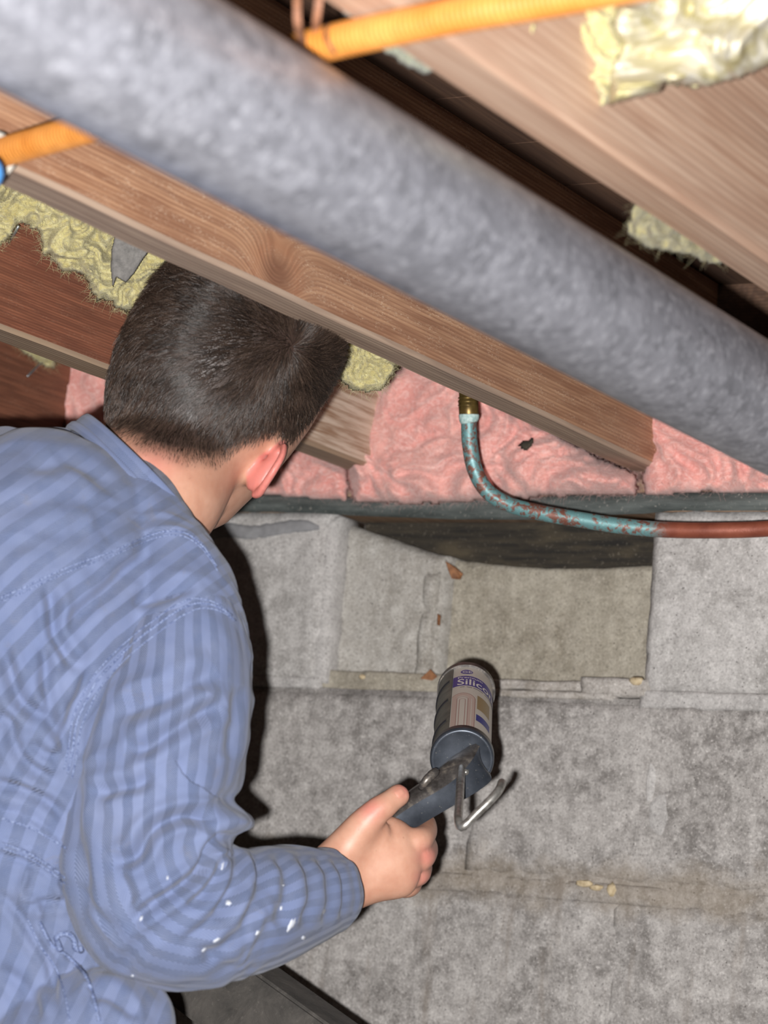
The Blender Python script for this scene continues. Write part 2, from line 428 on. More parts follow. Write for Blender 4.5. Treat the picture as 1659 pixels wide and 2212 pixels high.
# ------------------------------------------------------------------ tubes and lofts
def frames(path):
    path = np.asarray(path, float); n = len(path)
    tan = np.gradient(path, axis=0); tan /= np.linalg.norm(tan, axis=1)[:, None] + 1e-12
    up = np.array([0, 0, 1.0]) if abs(tan[0][2]) < .9 else np.array([1.0, 0, 0])
    a = np.cross(tan[0], up); a /= np.linalg.norm(a); A = [a]
    for k in range(1, n):
        a = A[-1] - tan[k] * (A[-1] @ tan[k]); A.append(a / np.linalg.norm(a))
    A = np.array(A); return tan, A, np.cross(tan, A)
def spline(pts, n):
    pts = np.asarray(pts, float); m = len(pts)
    d = np.concatenate([[0], np.cumsum(np.linalg.norm(np.diff(pts[:, :3], axis=0), axis=1) + 1e-9)])
    s = np.linspace(0, d[-1], n); out = np.zeros((n, pts.shape[1]))
    tg = np.zeros_like(pts)
    for k in range(m):
        a, b = max(0, k - 1), min(m - 1, k + 1); tg[k] = (pts[b] - pts[a]) / (d[b] - d[a])
    for i, q in enumerate(s):
        k = min(m - 2, max(0, np.searchsorted(d, q, side='right') - 1)); h = d[k + 1] - d[k]; t_ = (q - d[k]) / h
        out[i] = (2 * t_**3 - 3 * t_**2 + 1) * pts[k] + (t_**3 - 2 * t_**2 + t_) * h * tg[k] + (-2 * t_**3 + 3 * t_**2) * pts[k + 1] + (t_**3 - t_**2) * h * tg[k + 1]
    return out
def tube_geo(path, rad, n=16, cap=True, off=0):
    path = np.asarray(path, float); m = len(path); rad = np.broadcast_to(rad, (m,))
    tan, A, B = frames(path); th = np.linspace(0, 2 * np.pi, n, endpoint=False)
    V = (path[:, None] + rad[:, None, None] * (np.cos(th)[None, :, None] * A[:, None] + np.sin(th)[None, :, None] * B[:, None])).reshape(-1, 3)
    F = []
    for k in range(m - 1):
        for q in range(n):
            a, b = k * n + q, k * n + (q + 1) % n
            F.append((a + off, b + off, b + n + off, a + n + off))
    if cap:
        F.append(tuple(off + q for q in range(n))[::-1]); F.append(tuple(off + (m - 1) * n + q for q in range(n)))
    return V, F
def tube(name, path, rad, mat, parent=None, n=16, cap=True):
    V, F = tube_geo(path, rad, n, cap)
    return mesh_obj(name, V, F, mat, parent)

# ------------------------------------------------------------------ galvanised duct
t = T('galvanised_steel'); p = t.pos
sp = t.n('ShaderNodeTexVoronoi', {'Vector': t.scale(p, (1, .55, 1)), 'Scale': 140.0}).outputs['Color']
spv = t.xyz(sp)[0]
n1 = t.noise(p, 34, 5, .6, .6); n2 = t.noise(p, 150, 3, .7)
f = t.math('ADD', t.math('MULTIPLY', spv, .28), t.math('MULTIPLY', n1, .72))
c = t.mix(t.ramp(f, [(.25, 0.0), (.75, 1.0)]), lin(108, 109, 116), lin(152, 153, 162))
c = t.mix(t.ramp(n2, [(.52, 0.0), (.72, .6)]), c, lin(196, 197, 206))
t.setb(Base_Color=c, Metallic=.45, Roughness=t.ramp(f, [(.2, .50), (.8, .36)]), Normal=t.bump(t.math('ADD', f, t.math('MULTIPLY', n2, .6)), .5, .0012))
M_GALV = t.m
DX, DZ, DR = .745, -.046, .0458
duct = tag(empty('metal_duct', (DX, -1.1, DZ)), 'fat round galvanised steel duct hanging under the joists', 'duct')
yy = np.linspace(-2.2, -.06, 60)
path = np.stack([DX + 0 * yy, yy, DZ + 0 * yy], 1)
adopt(tube('duct_body', path, DR, M_GALV, None, 72), duct)
ys = np.linspace(-2.2, -.06, 20)
adopt(tube('seam', np.stack([DX + 0 * ys - .043, ys, DZ + .017 + 0 * ys], 1), .0016, M_GALV, None, 8), duct)
for yb in (-1.95, -.10):      # hanger straps, outside the picture
    th = np.linspace(-.25, math.pi + .25, 24)
    bm = bmesh.new(); pv = []
    for a in th:
        for q in (0, .02): pv.append(bm.verts.new((DX + (DR + .0012) * math.cos(a + math.pi), yb + q, DZ + (DR + .0012) * math.sin(a + math.pi))))
    for k in range(23): bm.faces.new((pv[2 * k], pv[2 * k + 1], pv[2 * k + 3], pv[2 * k + 2]))
    for sgn in (-1, 1):
        x = DX + sgn * (DR + .001)
        q = [bm.verts.new(v) for v in ((x, yb, DZ), (x, yb + .02, DZ), (x, yb + .02, .275), (x, yb, .275))]; bm.faces.new(q)
    adopt(bm_obj('hanger_strap', bm, M_GALV), duct)

# ------------------------------------------------------------------ yellow corrugated gas hose
t = T('yellow_jacket'); n1 = t.noise(t.pos, 160, 4, .7); n2 = t.noise(t.pos, 30, 3)
c = t.mix(t.ramp(n2, [(.3, 0.0), (.7, 1.0)]), lin(184, 114, 46), lin(202, 138, 70))
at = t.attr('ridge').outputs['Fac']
groove_tone = t.math('MULTIPLY', t.math('SUBTRACT', 1.0, at), t.ramp(n1, [(.35, .75), (.65, .25)]))
c = t.mix(groove_tone, c, lin(120, 74, 30))  # jacket goes darker brown in the grooves between ridges
c = t.mix(t.ramp(n1, [(.68, 0.0), (.8, .8)]), c, lin(96, 66, 44))
t.setb(Base_Color=c, Roughness=.42); M_HOSE = t.m
hpts = [on_plane(a, b, 2, .0275) for a, b in [(-260, 410), (-60, 348), (30, 322), (120, 296), (230, 264), (420, 194), (640, 112), (800, 72), (1000, 30), (1200, -4), (1400, -42), (1650, -90)]]
hp = spline(hpts, 1500)
L = np.concatenate([[0], np.cumsum(np.linalg.norm(np.diff(hp, axis=0), axis=1))])
HR = .0102
rid = .5 + .5 * np.cos(2 * np.pi * L / .0036)
rr = HR * (1 - .055 * (1 - rid))
hose = tag(empty('gas_hose', hp[700]), 'yellow corrugated gas hose crossing under the joists', 'hose')
ho = adopt(tube('hose_jacket', hp, rr, M_HOSE, None, 20), hose)
a = ho.data.attributes.new('ridge', 'FLOAT', 'POINT'); a.data.foreach_set('value', np.repeat(rid, 20).astype(np.float32))
t = T('hose_print'); t.setb(Base_Color=lin(70, 42, 30), Roughness=.7); M_PRINT = t.m
tan, A, B = frames(hp)
def hose_dir(k, dirv):
    d = dirv - tan[k] * (dirv @ tan[k]); return d / np.linalg.norm(d)
k = int(np.argmin(np.linalg.norm(project(hp)[0] - np.array([733, 85]), axis=1)))
arc = []
for q in np.linspace(-.9, .9, 12):
    fdir = hose_dir(k, -FWD); s_ = np.cross(tan[k], fdir)
    arc.append(hp[k] + (HR + .0002) * (math.cos(q) * fdir + math.sin(q) * s_) + tan[k] * .002 * math.sin(q * 2))
adopt(tube('printed_mark', arc, .0011, M_PRINT, None, 8), hose)

# white and blue clip at the picture's edge
t = T('white_plastic'); t.setb(Base_Color=lin(214, 206, 194), Roughness=.4); M_WHITE = t.m
t = T('blue_plastic'); t.setb(Base_Color=lin(70, 130, 190), Roughness=.4); M_BLUE = t.m
clip = tag(empty('hose_clip', hp[100]), 'white plastic clip with a blue foot around the yellow hose', 'clip')
k0 = int(np.argmin(np.linalg.norm(project(hp)[0] - np.array([-22, 334]), axis=1)))
seg = hp[k0 - 22:k0 + 22]
rs = np.concatenate([np.linspace(.012, .0155, 6), np.full(len(seg) - 12, .0155), np.linspace(.0155, .012, 6)])
adopt(tube('clip_ring', seg, rs, M_WHITE, None, 24), clip)
adopt(tube('clip_foot', spline([P(-44, 352, 1.69), P(-26, 362, 1.69), P(-20, 376, 1.69), P(-34, 392, 1.69)], 14), .0085, M_BLUE, None, 16), clip)

# two rusty straps that hold the hose
t = T('rusty_steel'); n1 = t.noise(t.pos, 120, 4); t.setb(Base_Color=t.ramp(n1, [(.3, lin(92, 58, 38)), (.7, lin(150, 104, 78))]), Roughness=.7, Metallic=.2); M_RUST = t.m
def strap(pts, wd, label):
    pts = spline(pts, 30); V = []; F = []
    for q in pts:
        for s_, dd in ((-1, 0), (1, 0), (1, .0014), (-1, .0014)): V.append(q + RIGHT * wd * s_ + FWD * dd)
    for k in range(len(pts) - 1):
        for q in range(4): F.append((k * 4 + q, k * 4 + (q + 1) % 4, k * 4 + 4 + (q + 1) % 4, k * 4 + 4 + q))
    F += [(3, 2, 1, 0), tuple(len(V) - 4 + q for q in range(4))]
    return tag(mesh_obj('hanger_strap', V, F, M_RUST, None, False), label, 'strap')
hz = lambda a, b, o: P(a, b, plane_z(a, b) + o)
def plane_z(a, b): r = ray(a, b); return (.0275 - CAM[2]) / r[2]
strap([hz(644, -60, .10), hz(642, 0, .03), hz(643, 50, -.009), hz(651, 86, -.0115), hz(660, 118, -.0115), hz(668, 140, .0)], .0020, 'rusty steel strap looped round the front of the yellow hose')
strap([hz(692, -60, .10), hz(689, 0, .05), hz(684, 40, .025), hz(682, 70, .013)], .0021, 'rusty steel strap hanging down behind the yellow hose')

# ------------------------------------------------------------------ insulation
def fibre_geo(roots, normals, n, length, rad, seed, spread=.9):
    r = np.random.default_rng(seed); ids = r.integers(0, len(roots), n)
    p0 = roots[ids]; nn = normals[ids]
    d = r.normal(size=(n, 3)); d -= (1 - spread * .5) * 0 * nn; d /= np.linalg.norm(d, axis=1)[:, None]
    d = d * spread + nn * .15; d /= np.linalg.norm(d, axis=1)[:, None]
    cur = r.normal(size=(n, 3)) * 1.1
    ln = length * r.uniform(.35, 1.0, n)
    pts = [p0]
    for k in range(3):
        d = d + cur * .5; d /= np.linalg.norm(d, axis=1)[:, None]
        pts.append(pts[-1] + d * (ln / 3)[:, None])
    a = np.cross(d, r.normal(size=(n, 3))); a /= np.linalg.norm(a, axis=1)[:, None] + 1e-9
    b = np.cross(d, a)
    V = np.zeros((n, 4, 3, 3))
    for k in range(4):
        rk = rad * (1 - .22 * k)
        for q in range(3):
            an = 2.094 * q
            V[:, k, q] = pts[k] + rk * (math.cos(an) * a + math.sin(an) * b)
    base = (np.arange(n) * 12)[:, None, None, None]
    k_ = np.arange(3)[None, :, None, None]; q_ = np.arange(3)[None, None, :, None]
    quad = np.concatenate([base + k_ * 3 + q_, base + k_ * 3 + (q_ + 1) % 3, base + (k_ + 1) * 3 + (q_ + 1) % 3, base + (k_ + 1) * 3 + q_], axis=3).reshape(-1, 4)
    return V.reshape(-1, 3), quad
def fast_mesh(name, V, Q, mat, parent=None, smooth=True):
    V = np.asarray(V, np.float32); Q = np.asarray(Q, np.int32); me = bpy.data.meshes.new(name); k = Q.shape[1]
    me.vertices.add(len(V)); me.vertices.foreach_set('co', V.ravel())
    me.loops.add(Q.size); me.loops.foreach_set('vertex_index', Q.ravel())
    me.polygons.add(len(Q)); me.polygons.foreach_set('loop_start', np.arange(0, Q.size, k, dtype=np.int32))
    me.polygons.foreach_set('use_smooth', np.full(len(Q), smooth))
    me.update(calc_edges=True)
    if mat: me.materials.append(mat)
    return link(bpy.data.objects.new(name, me), parent)
def wool(name, cols, fine=300, sss=.25, rough=.9, warp=2.0, bs=.6):
    t = T(name); p = t.pos
    v = t.noise(p, 16, 4, .6, 1.2); f1 = t.noise(t.scale(p, (1, 1, 1.8)), 70, 4, .7, warp); f2 = t.noise(p, fine, 3, .7, 1.0)
    c = t.mix(t.ramp(v, [(.32, 0.0), (.68, 1.0)]), cols[0], cols[1])
    c = t.mix(t.ramp(f1, [(.45, 0.0), (.7, .8)]), c, cols[2])
    c = t.mix(t.ramp(f2, [(.28, .6), (.5, 0.0)]), c, cols[3])
    t.setb(Base_Color=c, Roughness=rough, Subsurface_Weight=sss, Subsurface_Radius=(.012, .008, .006), Subsurface_Scale=.6, Sheen_Weight=.25, Sheen_Roughness=.6)
    t.b.inputs['Specular IOR Level'].default_value = .15
    t.setb(Normal=t.bump(t.math('ADD', f1, t.math('MULTIPLY', f2, .6)), bs, .004))
    return t.m
M_PINK = wool('pink_glass_wool', (lin(204, 138, 130), lin(216, 162, 152), lin(228, 192, 185), lin(190, 114, 108)), bs=.35)
M_PINKF = wool('pink_fibre', (lin(222, 168, 158), lin(230, 186, 177), lin(236, 204, 197), lin(208, 142, 134)))
M_YEL = wool('yellow_glass_wool', (lin(158, 146, 92), lin(180, 170, 116), lin(196, 190, 150), lin(132, 120, 78)), sss=.15)
M_YELF = wool('yellow_fibre', (lin(182, 172, 118), lin(196, 188, 136), lin(208, 202, 166), lin(160, 148, 100)), sss=.1)
M_YEL_SHADE = wool('shaded_yellow_wool', (lin(120, 112, 74), lin(138, 130, 90), lin(150, 145, 114), lin(98, 90, 62)), sss=.1)  # yellow wool with the duct's shade put into a darker colour
M_GREYW = wool('dusty_wool', (lin(92, 96, 82), lin(114, 116, 98), lin(132, 132, 114), lin(74, 76, 66)), sss=.05)

def poly_sd(pts, poly):
    """signed distance (inside positive) of 2d pts to polygon"""
    poly = np.asarray(poly, float); d = np.full(len(pts), 1e9); ins = np.zeros(len(pts), bool)
    for k in range(len(poly)):
        a, b = poly[k], poly[(k + 1) % len(poly)]; ab = b - a
        tt = np.clip(((pts - a) @ ab) / (ab @ ab + 1e-12), 0, 1)
        d = np.minimum(d, np.linalg.norm(pts - a - tt[:, None] * ab, axis=1))
        cond = (a[1] > pts[:, 1]) != (b[1] > pts[:, 1])
        xint = a[0] + (pts[:, 1] - a[1]) / (b[1] - a[1] + 1e-12) * ab[0]
        ins ^= cond & (pts[:, 0] < xint)
    return np.where(ins, d, -d)
def puff(name, poly, depthf, thick, mat, label, cat, step=5, edge=40, lump=.02, fold=.012, freq=1.0, rag=10, fib=None, nfib=0, group=None, back=.6, seed=1, flen=.013, frad=.00013):
    """a torn pillow of wool: outline polygon in pixels on a real surface given by depthf(px,py), with real thickness"""
    poly = np.asarray(poly, float); x0, y0 = poly.min(0) - 20; x1, y1 = poly.max(0) + 20
    xs = np.arange(x0, x1, step); ys = np.arange(y0, y1, step)
    X, Y = np.meshgrid(xs, ys, indexing='ij'); pts = np.stack([X.ravel(), Y.ravel()], 1)
    q = np.stack([pts[:, 0] / 60, pts[:, 1] / 60, np.full(len(pts), seed * 7.7)], 1)
    sdv = poly_sd(pts, poly) + fbm(q * 1.6, 4, .6) * rag
    nx, ny = X.shape; ok = (sdv > 0).reshape(nx, ny)
    cell = ok[:-1, :-1] & ok[1:, :-1] & ok[1:, 1:] & ok[:-1, 1:]
    used = np.zeros((nx, ny), bool)
    for a in (0, 1):
        for b in (0, 1): used[a:nx - 1 + a, b:ny - 1 + b] |= cell
    full = np.zeros((nx, ny), int)
    for a in (0, 1):
        for b in (0, 1): full[a:nx - 1 + a, b:ny - 1 + b] += cell
    sdc = np.clip(sdv / edge, 0, 1); prof = np.sqrt(1 - (1 - sdc) ** 2)
    bord = (used & (full < 4)).ravel(); prof = np.where(bord, 0, prof)
    w1 = np.stack([fbm(q * .5 * freq + 3, 2), fbm(q * .5 * freq + 31, 2), 0 * q[:, 0]], 1)
    lumps = fbm(q * .45 * freq + w1 * .9, 3) * lump
    ridg = (1 - 2.2 * np.abs(fbm(q * .8 * freq + w1 * 1.6, 3, .55))) * fold
    small = fbm(q * 3.2 * freq + w1 * 2, 2) * fold * .25
    d0 = np.array([depthf(a, b) for a, b in pts]) if not np.isscalar(depthf) else np.full(len(pts), depthf)
    off = prof * (thick + lumps + ridg + small)
    r = np.stack([(pts[:, 0] - CXI) / FPX, (pts[:, 1] - CYI) / FPX, np.ones(len(pts))], 1) @ ROT.T
    front = CAM + (d0 - off)[:, None] * r
    bk = CAM + (d0 + prof * thick * back)[:, None] * r
    fi = -np.ones(nx * ny, int); u = np.where(used.ravel())[0]; fi[u] = np.arange(len(u))
    bi = fi.copy(); inner = np.where(used.ravel() & ~bord)[0]; bi[inner] = len(u) + np.arange(len(inner))
    V = np.concatenate([front[u], bk[inner]])
    ci, cj = np.where(cell); A_ = ci * ny + cj; B_ = (ci + 1) * ny + cj; C_ = B_ + 1; D_ = A_ + 1
    Q = np.concatenate([np.stack([fi[A_], fi[D_], fi[C_], fi[B_]], 1), np.stack([bi[A_], bi[B_], bi[C_], bi[D_]], 1)])
    keep = np.array([len(set(k)) == 4 for k in Q]); keep[:len(A_)] = True
    Q = Q[keep]
    if fib is None:
        return tag(fast_mesh(name, V, Q, mat), label, cat, group)
    root = tag(empty(name, V.mean(0)), label, cat, group)
    o = adopt(fast_mesh('batt', V, Q, mat), root)
    nrm = np.zeros((len(V), 3), np.float32); o.data.vertices.foreach_get('normal', nrm.ravel()) if False else None
    nr = np.empty(len(V) * 3, np.float32); o.data.vertices.foreach_get('normal', nr); nr = nr.reshape(-1, 3)
    FV, FQ = fibre_geo(V[:len(u)], nr[:len(u)], nfib, flen, frad, seed)
    eb = np.where(bord[u])[0]
    if len(eb):
        FV2, FQ2 = fibre_geo(V[eb], nr[eb], nfib // 3, flen, frad, seed + 50)
        FQ = np.concatenate([FQ, FQ2 + len(FV)]); FV = np.concatenate([FV, FV2])
    fo = adopt(fast_mesh('loose_fibres', FV, FQ, fib), root); fo['kind'] = 'stuff'
    return root
def plane_depth(ax, v):
    def f(px, py):
        r = ray(px, py); return (v - CAM[ax]) / r[ax]
    return f
# pink batts on top of the wall, between the joists
PKG = 'pink wool batts stuffed over the wall'
puff('pink_insulation', [(735, 985), (745, 940), (770, 900), (800, 850), (830, 800), (880, 760), (960, 780), (1060, 820), (1150, 900), (1250, 960), (1330, 1000), (1378, 1020), (1380, 1072), (1180, 1076), (1090, 1084), (900, 1092), (760, 1086), (748, 1030)],
     plane_depth(1, -.012), .050, M_PINK, 'big swirled pink wool batt behind the green copper pipe', 'insulation', 5, 46, .030, .012, .55, 4, M_PINKF, 6000, PKG, seed=3)
puff('pink_insulation', [(1384, 990), (1372, 940), (1380, 880), (1420, 820), (1500, 780), (1700, 760), (1760, 800), (1760, 1068), (1500, 1066), (1390, 1074)],
     plane_depth(1, -.010), .040, M_PINK, 'pink wool batt under the metal duct beside the joist end', 'insulation', 5, 40, .026, .010, .6, 4, M_PINKF, 3000, PKG, seed=5)
puff('pink_insulation', [(540, 990), (600, 950), (660, 960), (750, 1005), (756, 1050), (754, 1086), (560, 1072), (500, 1066), (480, 1020)],
     plane_depth(1, -.006), .030, M_PINK, 'pink wool batt beside the ear, on the metal flashing', 'insulation', 5, 30, .012, .010, .7, 3, M_PINKF, 700, PKG, seed=8)
puff('pink_insulation', [(118, 760), (160, 740), (260, 770), (330, 820), (330, 1000), (150, 1000), (135, 930), (124, 850)],
     plane_depth(1, -.085), .03, M_PINK, 'smooth pale pink wool batt between the collar and the red-brown joist', 'insulation', 6, 14, .006, .005, .8, 2, M_PINKF, 300, PKG, seed=11)
# yellow wool
YG = 'yellow wool stuffed between the joists'
puff('yellow_insulation', [(-60, 330), (60, 360), (200, 420), (330, 500), (440, 560), (420, 600), (360, 640), (310, 668), (272, 684), (240, 660), (205, 655), (196, 628), (160, 592), (120, 575), (96, 545), (78, 500), (45, 488), (24, 515), (0, 545), (-60, 600)],
     lambda a, b: 2.42 + (a - 100) * .0002, .035, M_YEL, 'ragged yellow wool hanging over the red-brown joist above the head', 'insulation', 4, 34, .020, .014, 1.2, 12, M_YELF, 3000, YG, seed=21)
puff('yellow_insulation', [(700, 700), (800, 735), (866, 775), (850, 815), (826, 838), (800, 850), (762, 846), (720, 820)],
     lambda a, b: 2.52, .025, M_YEL, 'small yellow wool tuft between the head and the pink batt', 'insulation', 4, 26, .012, .010, 1.4, 7, M_YELF, 900, YG, seed=23)
puff('yellow_insulation', [(60, 742), (120, 762), (126, 800), (92, 792), (50, 760), (20, 742)],
     plane_depth(0, -.384), .012, M_YEL, 'thin scrap of yellow wool above the bent steel wire', 'insulation', 4, 10, .003, .003, 1.4, 4, M_YELF, 200, YG, seed=24)
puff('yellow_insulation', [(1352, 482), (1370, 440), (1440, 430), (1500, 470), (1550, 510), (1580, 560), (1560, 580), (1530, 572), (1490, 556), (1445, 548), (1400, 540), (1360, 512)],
     plane_depth(0, .738), .018, M_YEL_SHADE, 'yellow wool tuft with shade put into its colour, in the dark gap above the metal duct', 'insulation', 4, 30, .010, .008, 1.2, 5, M_YEL_SHADE, 250, YG, seed=25, back=.3)
puff('dusty_insulation', [(700, -40), (760, -40), (780, 10), (820, 60), (900, 110), (950, 150), (930, 165), (880, 150), (840, 120), (790, 90), (740, 30)],
     lambda a, b: 1.62, .012, M_GREYW, 'dusty grey-green wool along the pale joist behind the yellow hose', 'insulation', 4, 20, .006, .006, 1.4, 5, None, 0, None, seed=26)
# grey felt flap in the yellow wool
t = T('grey_felt'); n1 = t.noise(t.pos, 160, 4, .7); t.setb(Base_Color=t.ramp(n1, [(.3, lin(86, 84, 82)), (.7, lin(118, 115, 112))]), Roughness=.95, Normal=t.bump(n1, .4, .001)); M_FELT = t.m
puff('felt_flap', [(250, 496), (300, 510), (330, 536), (310, 560), (290, 592), (272, 612), (252, 600), (243, 626), (238, 580), (240, 540)],
     lambda a, b: 2.376, .004, M_FELT, 'dark grey felt flap poking out of the ragged yellow wool', 'felt', 1.5, 10, .001, .001, .6, .3, seed=30)
# plastic covered wool at the upper right
t = T('plastic_film'); p = t.pos
n1 = t.noise(t.scale(p, (1, 1, 2.2)), 30, 3, .55, 1.0); n2 = t.noise(p, 130, 3)
c = t.mix(t.ramp(n1, [(.35, 0.0), (.65, 1.0)]), lin(166, 156, 112), lin(204, 199, 184))
t.setb(Base_Color=c, Roughness=.32, Subsurface_Weight=.1, Subsurface_Radius=(.01, .01, .006), Coat_Weight=.3, Coat_Roughness=.25, Normal=t.bump(n2, .12, .002))
M_FILM = t.m
bag = tag(empty('faced_insulation', P(1450, 80, 1.6)), 'yellow wool batt in creased milky plastic film on the pale joist', 'insulation')
q = puff('batt_core', [(1195, 30), (1240, -40), (1760, -40), (1760, 60), (1660, 150), (1500, 190), (1420, 180), (1370, 200), (1320, 225), (1296, 236), (1285, 205), (1262, 170), (1278, 140), (1250, 110), (1222, 80)],
         lambda a, b: 1.70 + (a - 1300) * .00022, .03, M_YEL, 'x', 'x', 4, 30, .010, .008, 1.2, 7, seed=33)
for kk in ('label', 'category'): del q[kk]
adopt(q, bag)
def film_fold(pts, amp, wd, base):
    return (np.array(pts, float), amp, wd)
fpoly = [(1330, -40), (1780, -40), (1780, 60), (1659, 148), (1600, 172), (1535, 190), (1480, 186), (1440, 178), (1425, 205), (1370, 216), (1312, 232), (1318, 150), (1340, 100), (1322, 60)]
q = puff('plastic_film', fpoly, lambda a, b: 1.66 + (a - 1300) * .00022 + .012 * math.sin(a * .021 + b * .035) + .010 * math.sin(-a * .012 + b * .05), .026, M_FILM, 'x', 'x', 4, 30, .016, .012, .32, 3, seed=35, back=.1)
for kk in ('label', 'category'): del q[kk]
adopt(q, bag)
puff('wool_wisp', [(1140, 60), (1150, 48), (1162, 50), (1154, 68), (1150, 80), (1143, 78)], lambda a, b: 1.60, .003, M_YEL, 'tiny pale wool wisp stuck to the joist below the yellow hose', 'insulation', 3, 5, .0005, .0005, 1, 1, seed=36)

# wires that hold the wool
t = T('bright_wire'); t.setb(Base_Color=lin(190, 194, 198), Metallic=.9, Roughness=.3); M_WIRE = t.m
tag(tube('support_wire', [on_plane(40, 488, 0, .030), on_plane(30, 506, 0, .020), on_plane(19, 524, 0, .007)], .0013, M_WIRE), 'short bright steel wire under the ragged yellow wool', 'wire')
tag(tube('support_wire', [on_plane(112, 764, 0, -.386), on_plane(104, 772, 0, -.383), on_plane(82, 790, 0, -.376), on_plane(59, 813, 0, -.368)], .0013, M_WIRE), 'bent steel wire sticking out below the red-brown joist', 'wire')

# ------------------------------------------------------------------ copper pipe
t = T('verdigris_copper'); p = t.pos
px_ = t.xyz(p)[0]
n1 = t.noise(p, 130, 5, .7, .6); n2 = t.noise(p, 38, 3)
pat = t.math('ADD', n1, t.math('MULTIPLY', t.math('SUBTRACT', n2, .5), .5))
c = t.mix(t.ramp(pat, [(.43, 0.0), (.53, 1.0)]), lin(112, 70, 58), lin(98, 138, 140))
c = t.mix(t.ramp(n1, [(.60, 0.0), (.72, .9)]), c, lin(146, 182, 186))
cu = t.mix(t.ramp(n2, [(.3, 0.0), (.7, 1.0)]), lin(112, 56, 42), lin(146, 82, 62))
cl = on_plane(1500, 1145, 1, -.05)[0]
edge = t.math('ADD', px_, t.math('MULTIPLY', t.math('SUBTRACT', n1, .5), .03))
f = t.ramp(t.math('SUBTRACT', edge, cl - .012), [(0.0, 0.0), (.024, 1.0)])
t.setb(Base_Color=t.mix(f, c, cu), Roughness=.5, Metallic=.25, Normal=t.bump(n1, .35, .001)); M_CU = t.m
t = T('brass'); n1 = t.noise(t.pos, 90, 4); t.setb(Base_Color=t.ramp(n1, [(.3, lin(78, 62, 34)), (.7, lin(132, 110, 62))]), Metallic=.7, Roughness=.38); M_BRASS = t.m
t = T('verdigris'); n1 = t.noise(t.pos, 300, 3); t.setb(Base_Color=t.ramp(n1, [(.3, lin(128, 160, 158)), (.7, lin(190, 208, 204))]), Roughness=.9); M_VERD = t.m
D0 = 2.74
cpts = [P(1015, 880, D0), P(1013, 915, D0), P(1015, 960, D0), P(1026, 1015, D0), P(1052, 1060, D0), P(1095, 1088, D0), P(1160, 1106, D0 - .01), P(1250, 1122, D0 - .02), P(1340, 1136, D0 - .03), P(1430, 1144, D0 - .04), P(1540, 1146, D0 - .06), P(1660, 1142, D0 - .08), P(1900, 1120, D0 - .14)]
copper = tag(empty('copper_pipe', P(1015, 880, D0)), 'bent copper pipe crusted with green verdigris in front of the pink wool', 'pipe')
cr = np.full(170, .0082)
adopt(tube('pipe', spline(cpts, 170), cr, M_CU, None, 24), copper)
fit = adopt(tube('brass_fitting', [P(1010, 790, D0), P(1010, 845, D0), P(1010, 846, D0), P(1011, 862, D0), P(1011, 863, D0), P(1013, 897, D0), P(1013, 902, D0)], [.0085, .0085, .0092, .0092, .0103, .0103, .0094], M_BRASS, None, 28), copper)
for yv in (858, 866, 874):
    o = tube('thread_ring', [P(1011, yv, D0), P(1011, yv + 2, D0), P(1011, yv + 4, D0)], [.0100, .0108, .0100], M_BRASS, None, 24); o.parent = fit
adopt(tube('verdigris_collar', spline([P(1013, 895, D0), P(1013, 902, D0), P(1013, 908, D0), P(1014, 914, D0)], 8), [.0104, .0108, .0106, .0104, .0102, .0098, .0092, .0084], M_VERD, None, 24), copper)

# ------------------------------------------------------------------ small stuff on the wall
t = T('grey_sealant'); n1 = t.noise(t.pos, 90, 2); t.setb(Base_Color=t.ramp(n1, [(.3, lin(116, 116, 118)), (.7, lin(136, 136, 138))]), Roughness=.6); M_SEAL = t.m
bp = spline([np.append(on_plane(a, b, 1, -.0015), h) for a, b, h in [(430, 1172, .004), (480, 1146, .009), (540, 1150, .009), (580, 1145, .009), (630, 1137, .0085), (665, 1136, .007), (690, 1140, .002)]], 60)
V = []; F = []
for k, q in enumerate(bp):
    h = q[3] * (1 + .18 * float(noise3([[k * .35, 2, 0]])[0])); s_ = .0035 * (h / .009) ** .5
    for u_, yv in ((-1, .003), (-.85, -.0006), (-.4, -s_ * .6), (.4, -s_ * .6), (.85, -.0006), (1, .003)): V.append((q[0], -.001 + yv, q[2] + h * u_))
for k in range(59):
    for q in range(5): F.append((k * 6 + q, k * 6 + 6 + q, k * 6 + 7 + q, k * 6 + q + 1))
tag(mesh_obj('sealant_bead', V, F, M_SEAL), 'smeared grey sealant bead on the block beside the jaw', 'sealant')
t = T('dead_leaf'); n1 = t.noise(t.pos, 120, 3); t.setb(Base_Color=t.ramp(n1, [(.3, lin(92, 58, 36)), (.7, lin(140, 96, 62))]), Roughness=.8); M_LEAF = t.m
t = T('crumb'); n1 = t.noise(t.pos, 200, 3); t.setb(Base_Color=t.ramp(n1, [(.3, lin(150, 132, 102)), (.7, lin(196, 180, 150))]), Roughness=.95); M_CRUMB = t.m
def scrap(pts, d, mat, label, cat, th=.0015, seed=1):
    pts = [np.array(q, float) for q in pts]; n = len(pts); V = []; r = np.random.default_rng(seed)
    for q in pts: V.append(P(q[0], q[1], d + r.uniform(-.004, .004)))
    for q in V[:n]: V.append(q + FWD * th * 2)
    F = [tuple(range(n))[::-1], tuple(range(n, 2 * n))] + [(k, (k + 1) % n, n + (k + 1) % n, n + k) for k in range(n)]
    return tag(mesh_obj(cat.replace(' ', '_'), V, F, mat, None, False), label, cat)
scrap([(962, 1212), (985, 1226), (1000, 1240), (994, 1252), (976, 1250), (968, 1232)], 2.985, M_LEAF, 'curled brown leaf scrap at the top of the wall pocket', 'leaf', seed=2)
scrap([(908, 1466), (930, 1446), (945, 1462), (934, 1470)], 2.955, M_LEAF, 'rusty brown chip lying behind the caulk cartridge', 'rust chip', .003, seed=3)
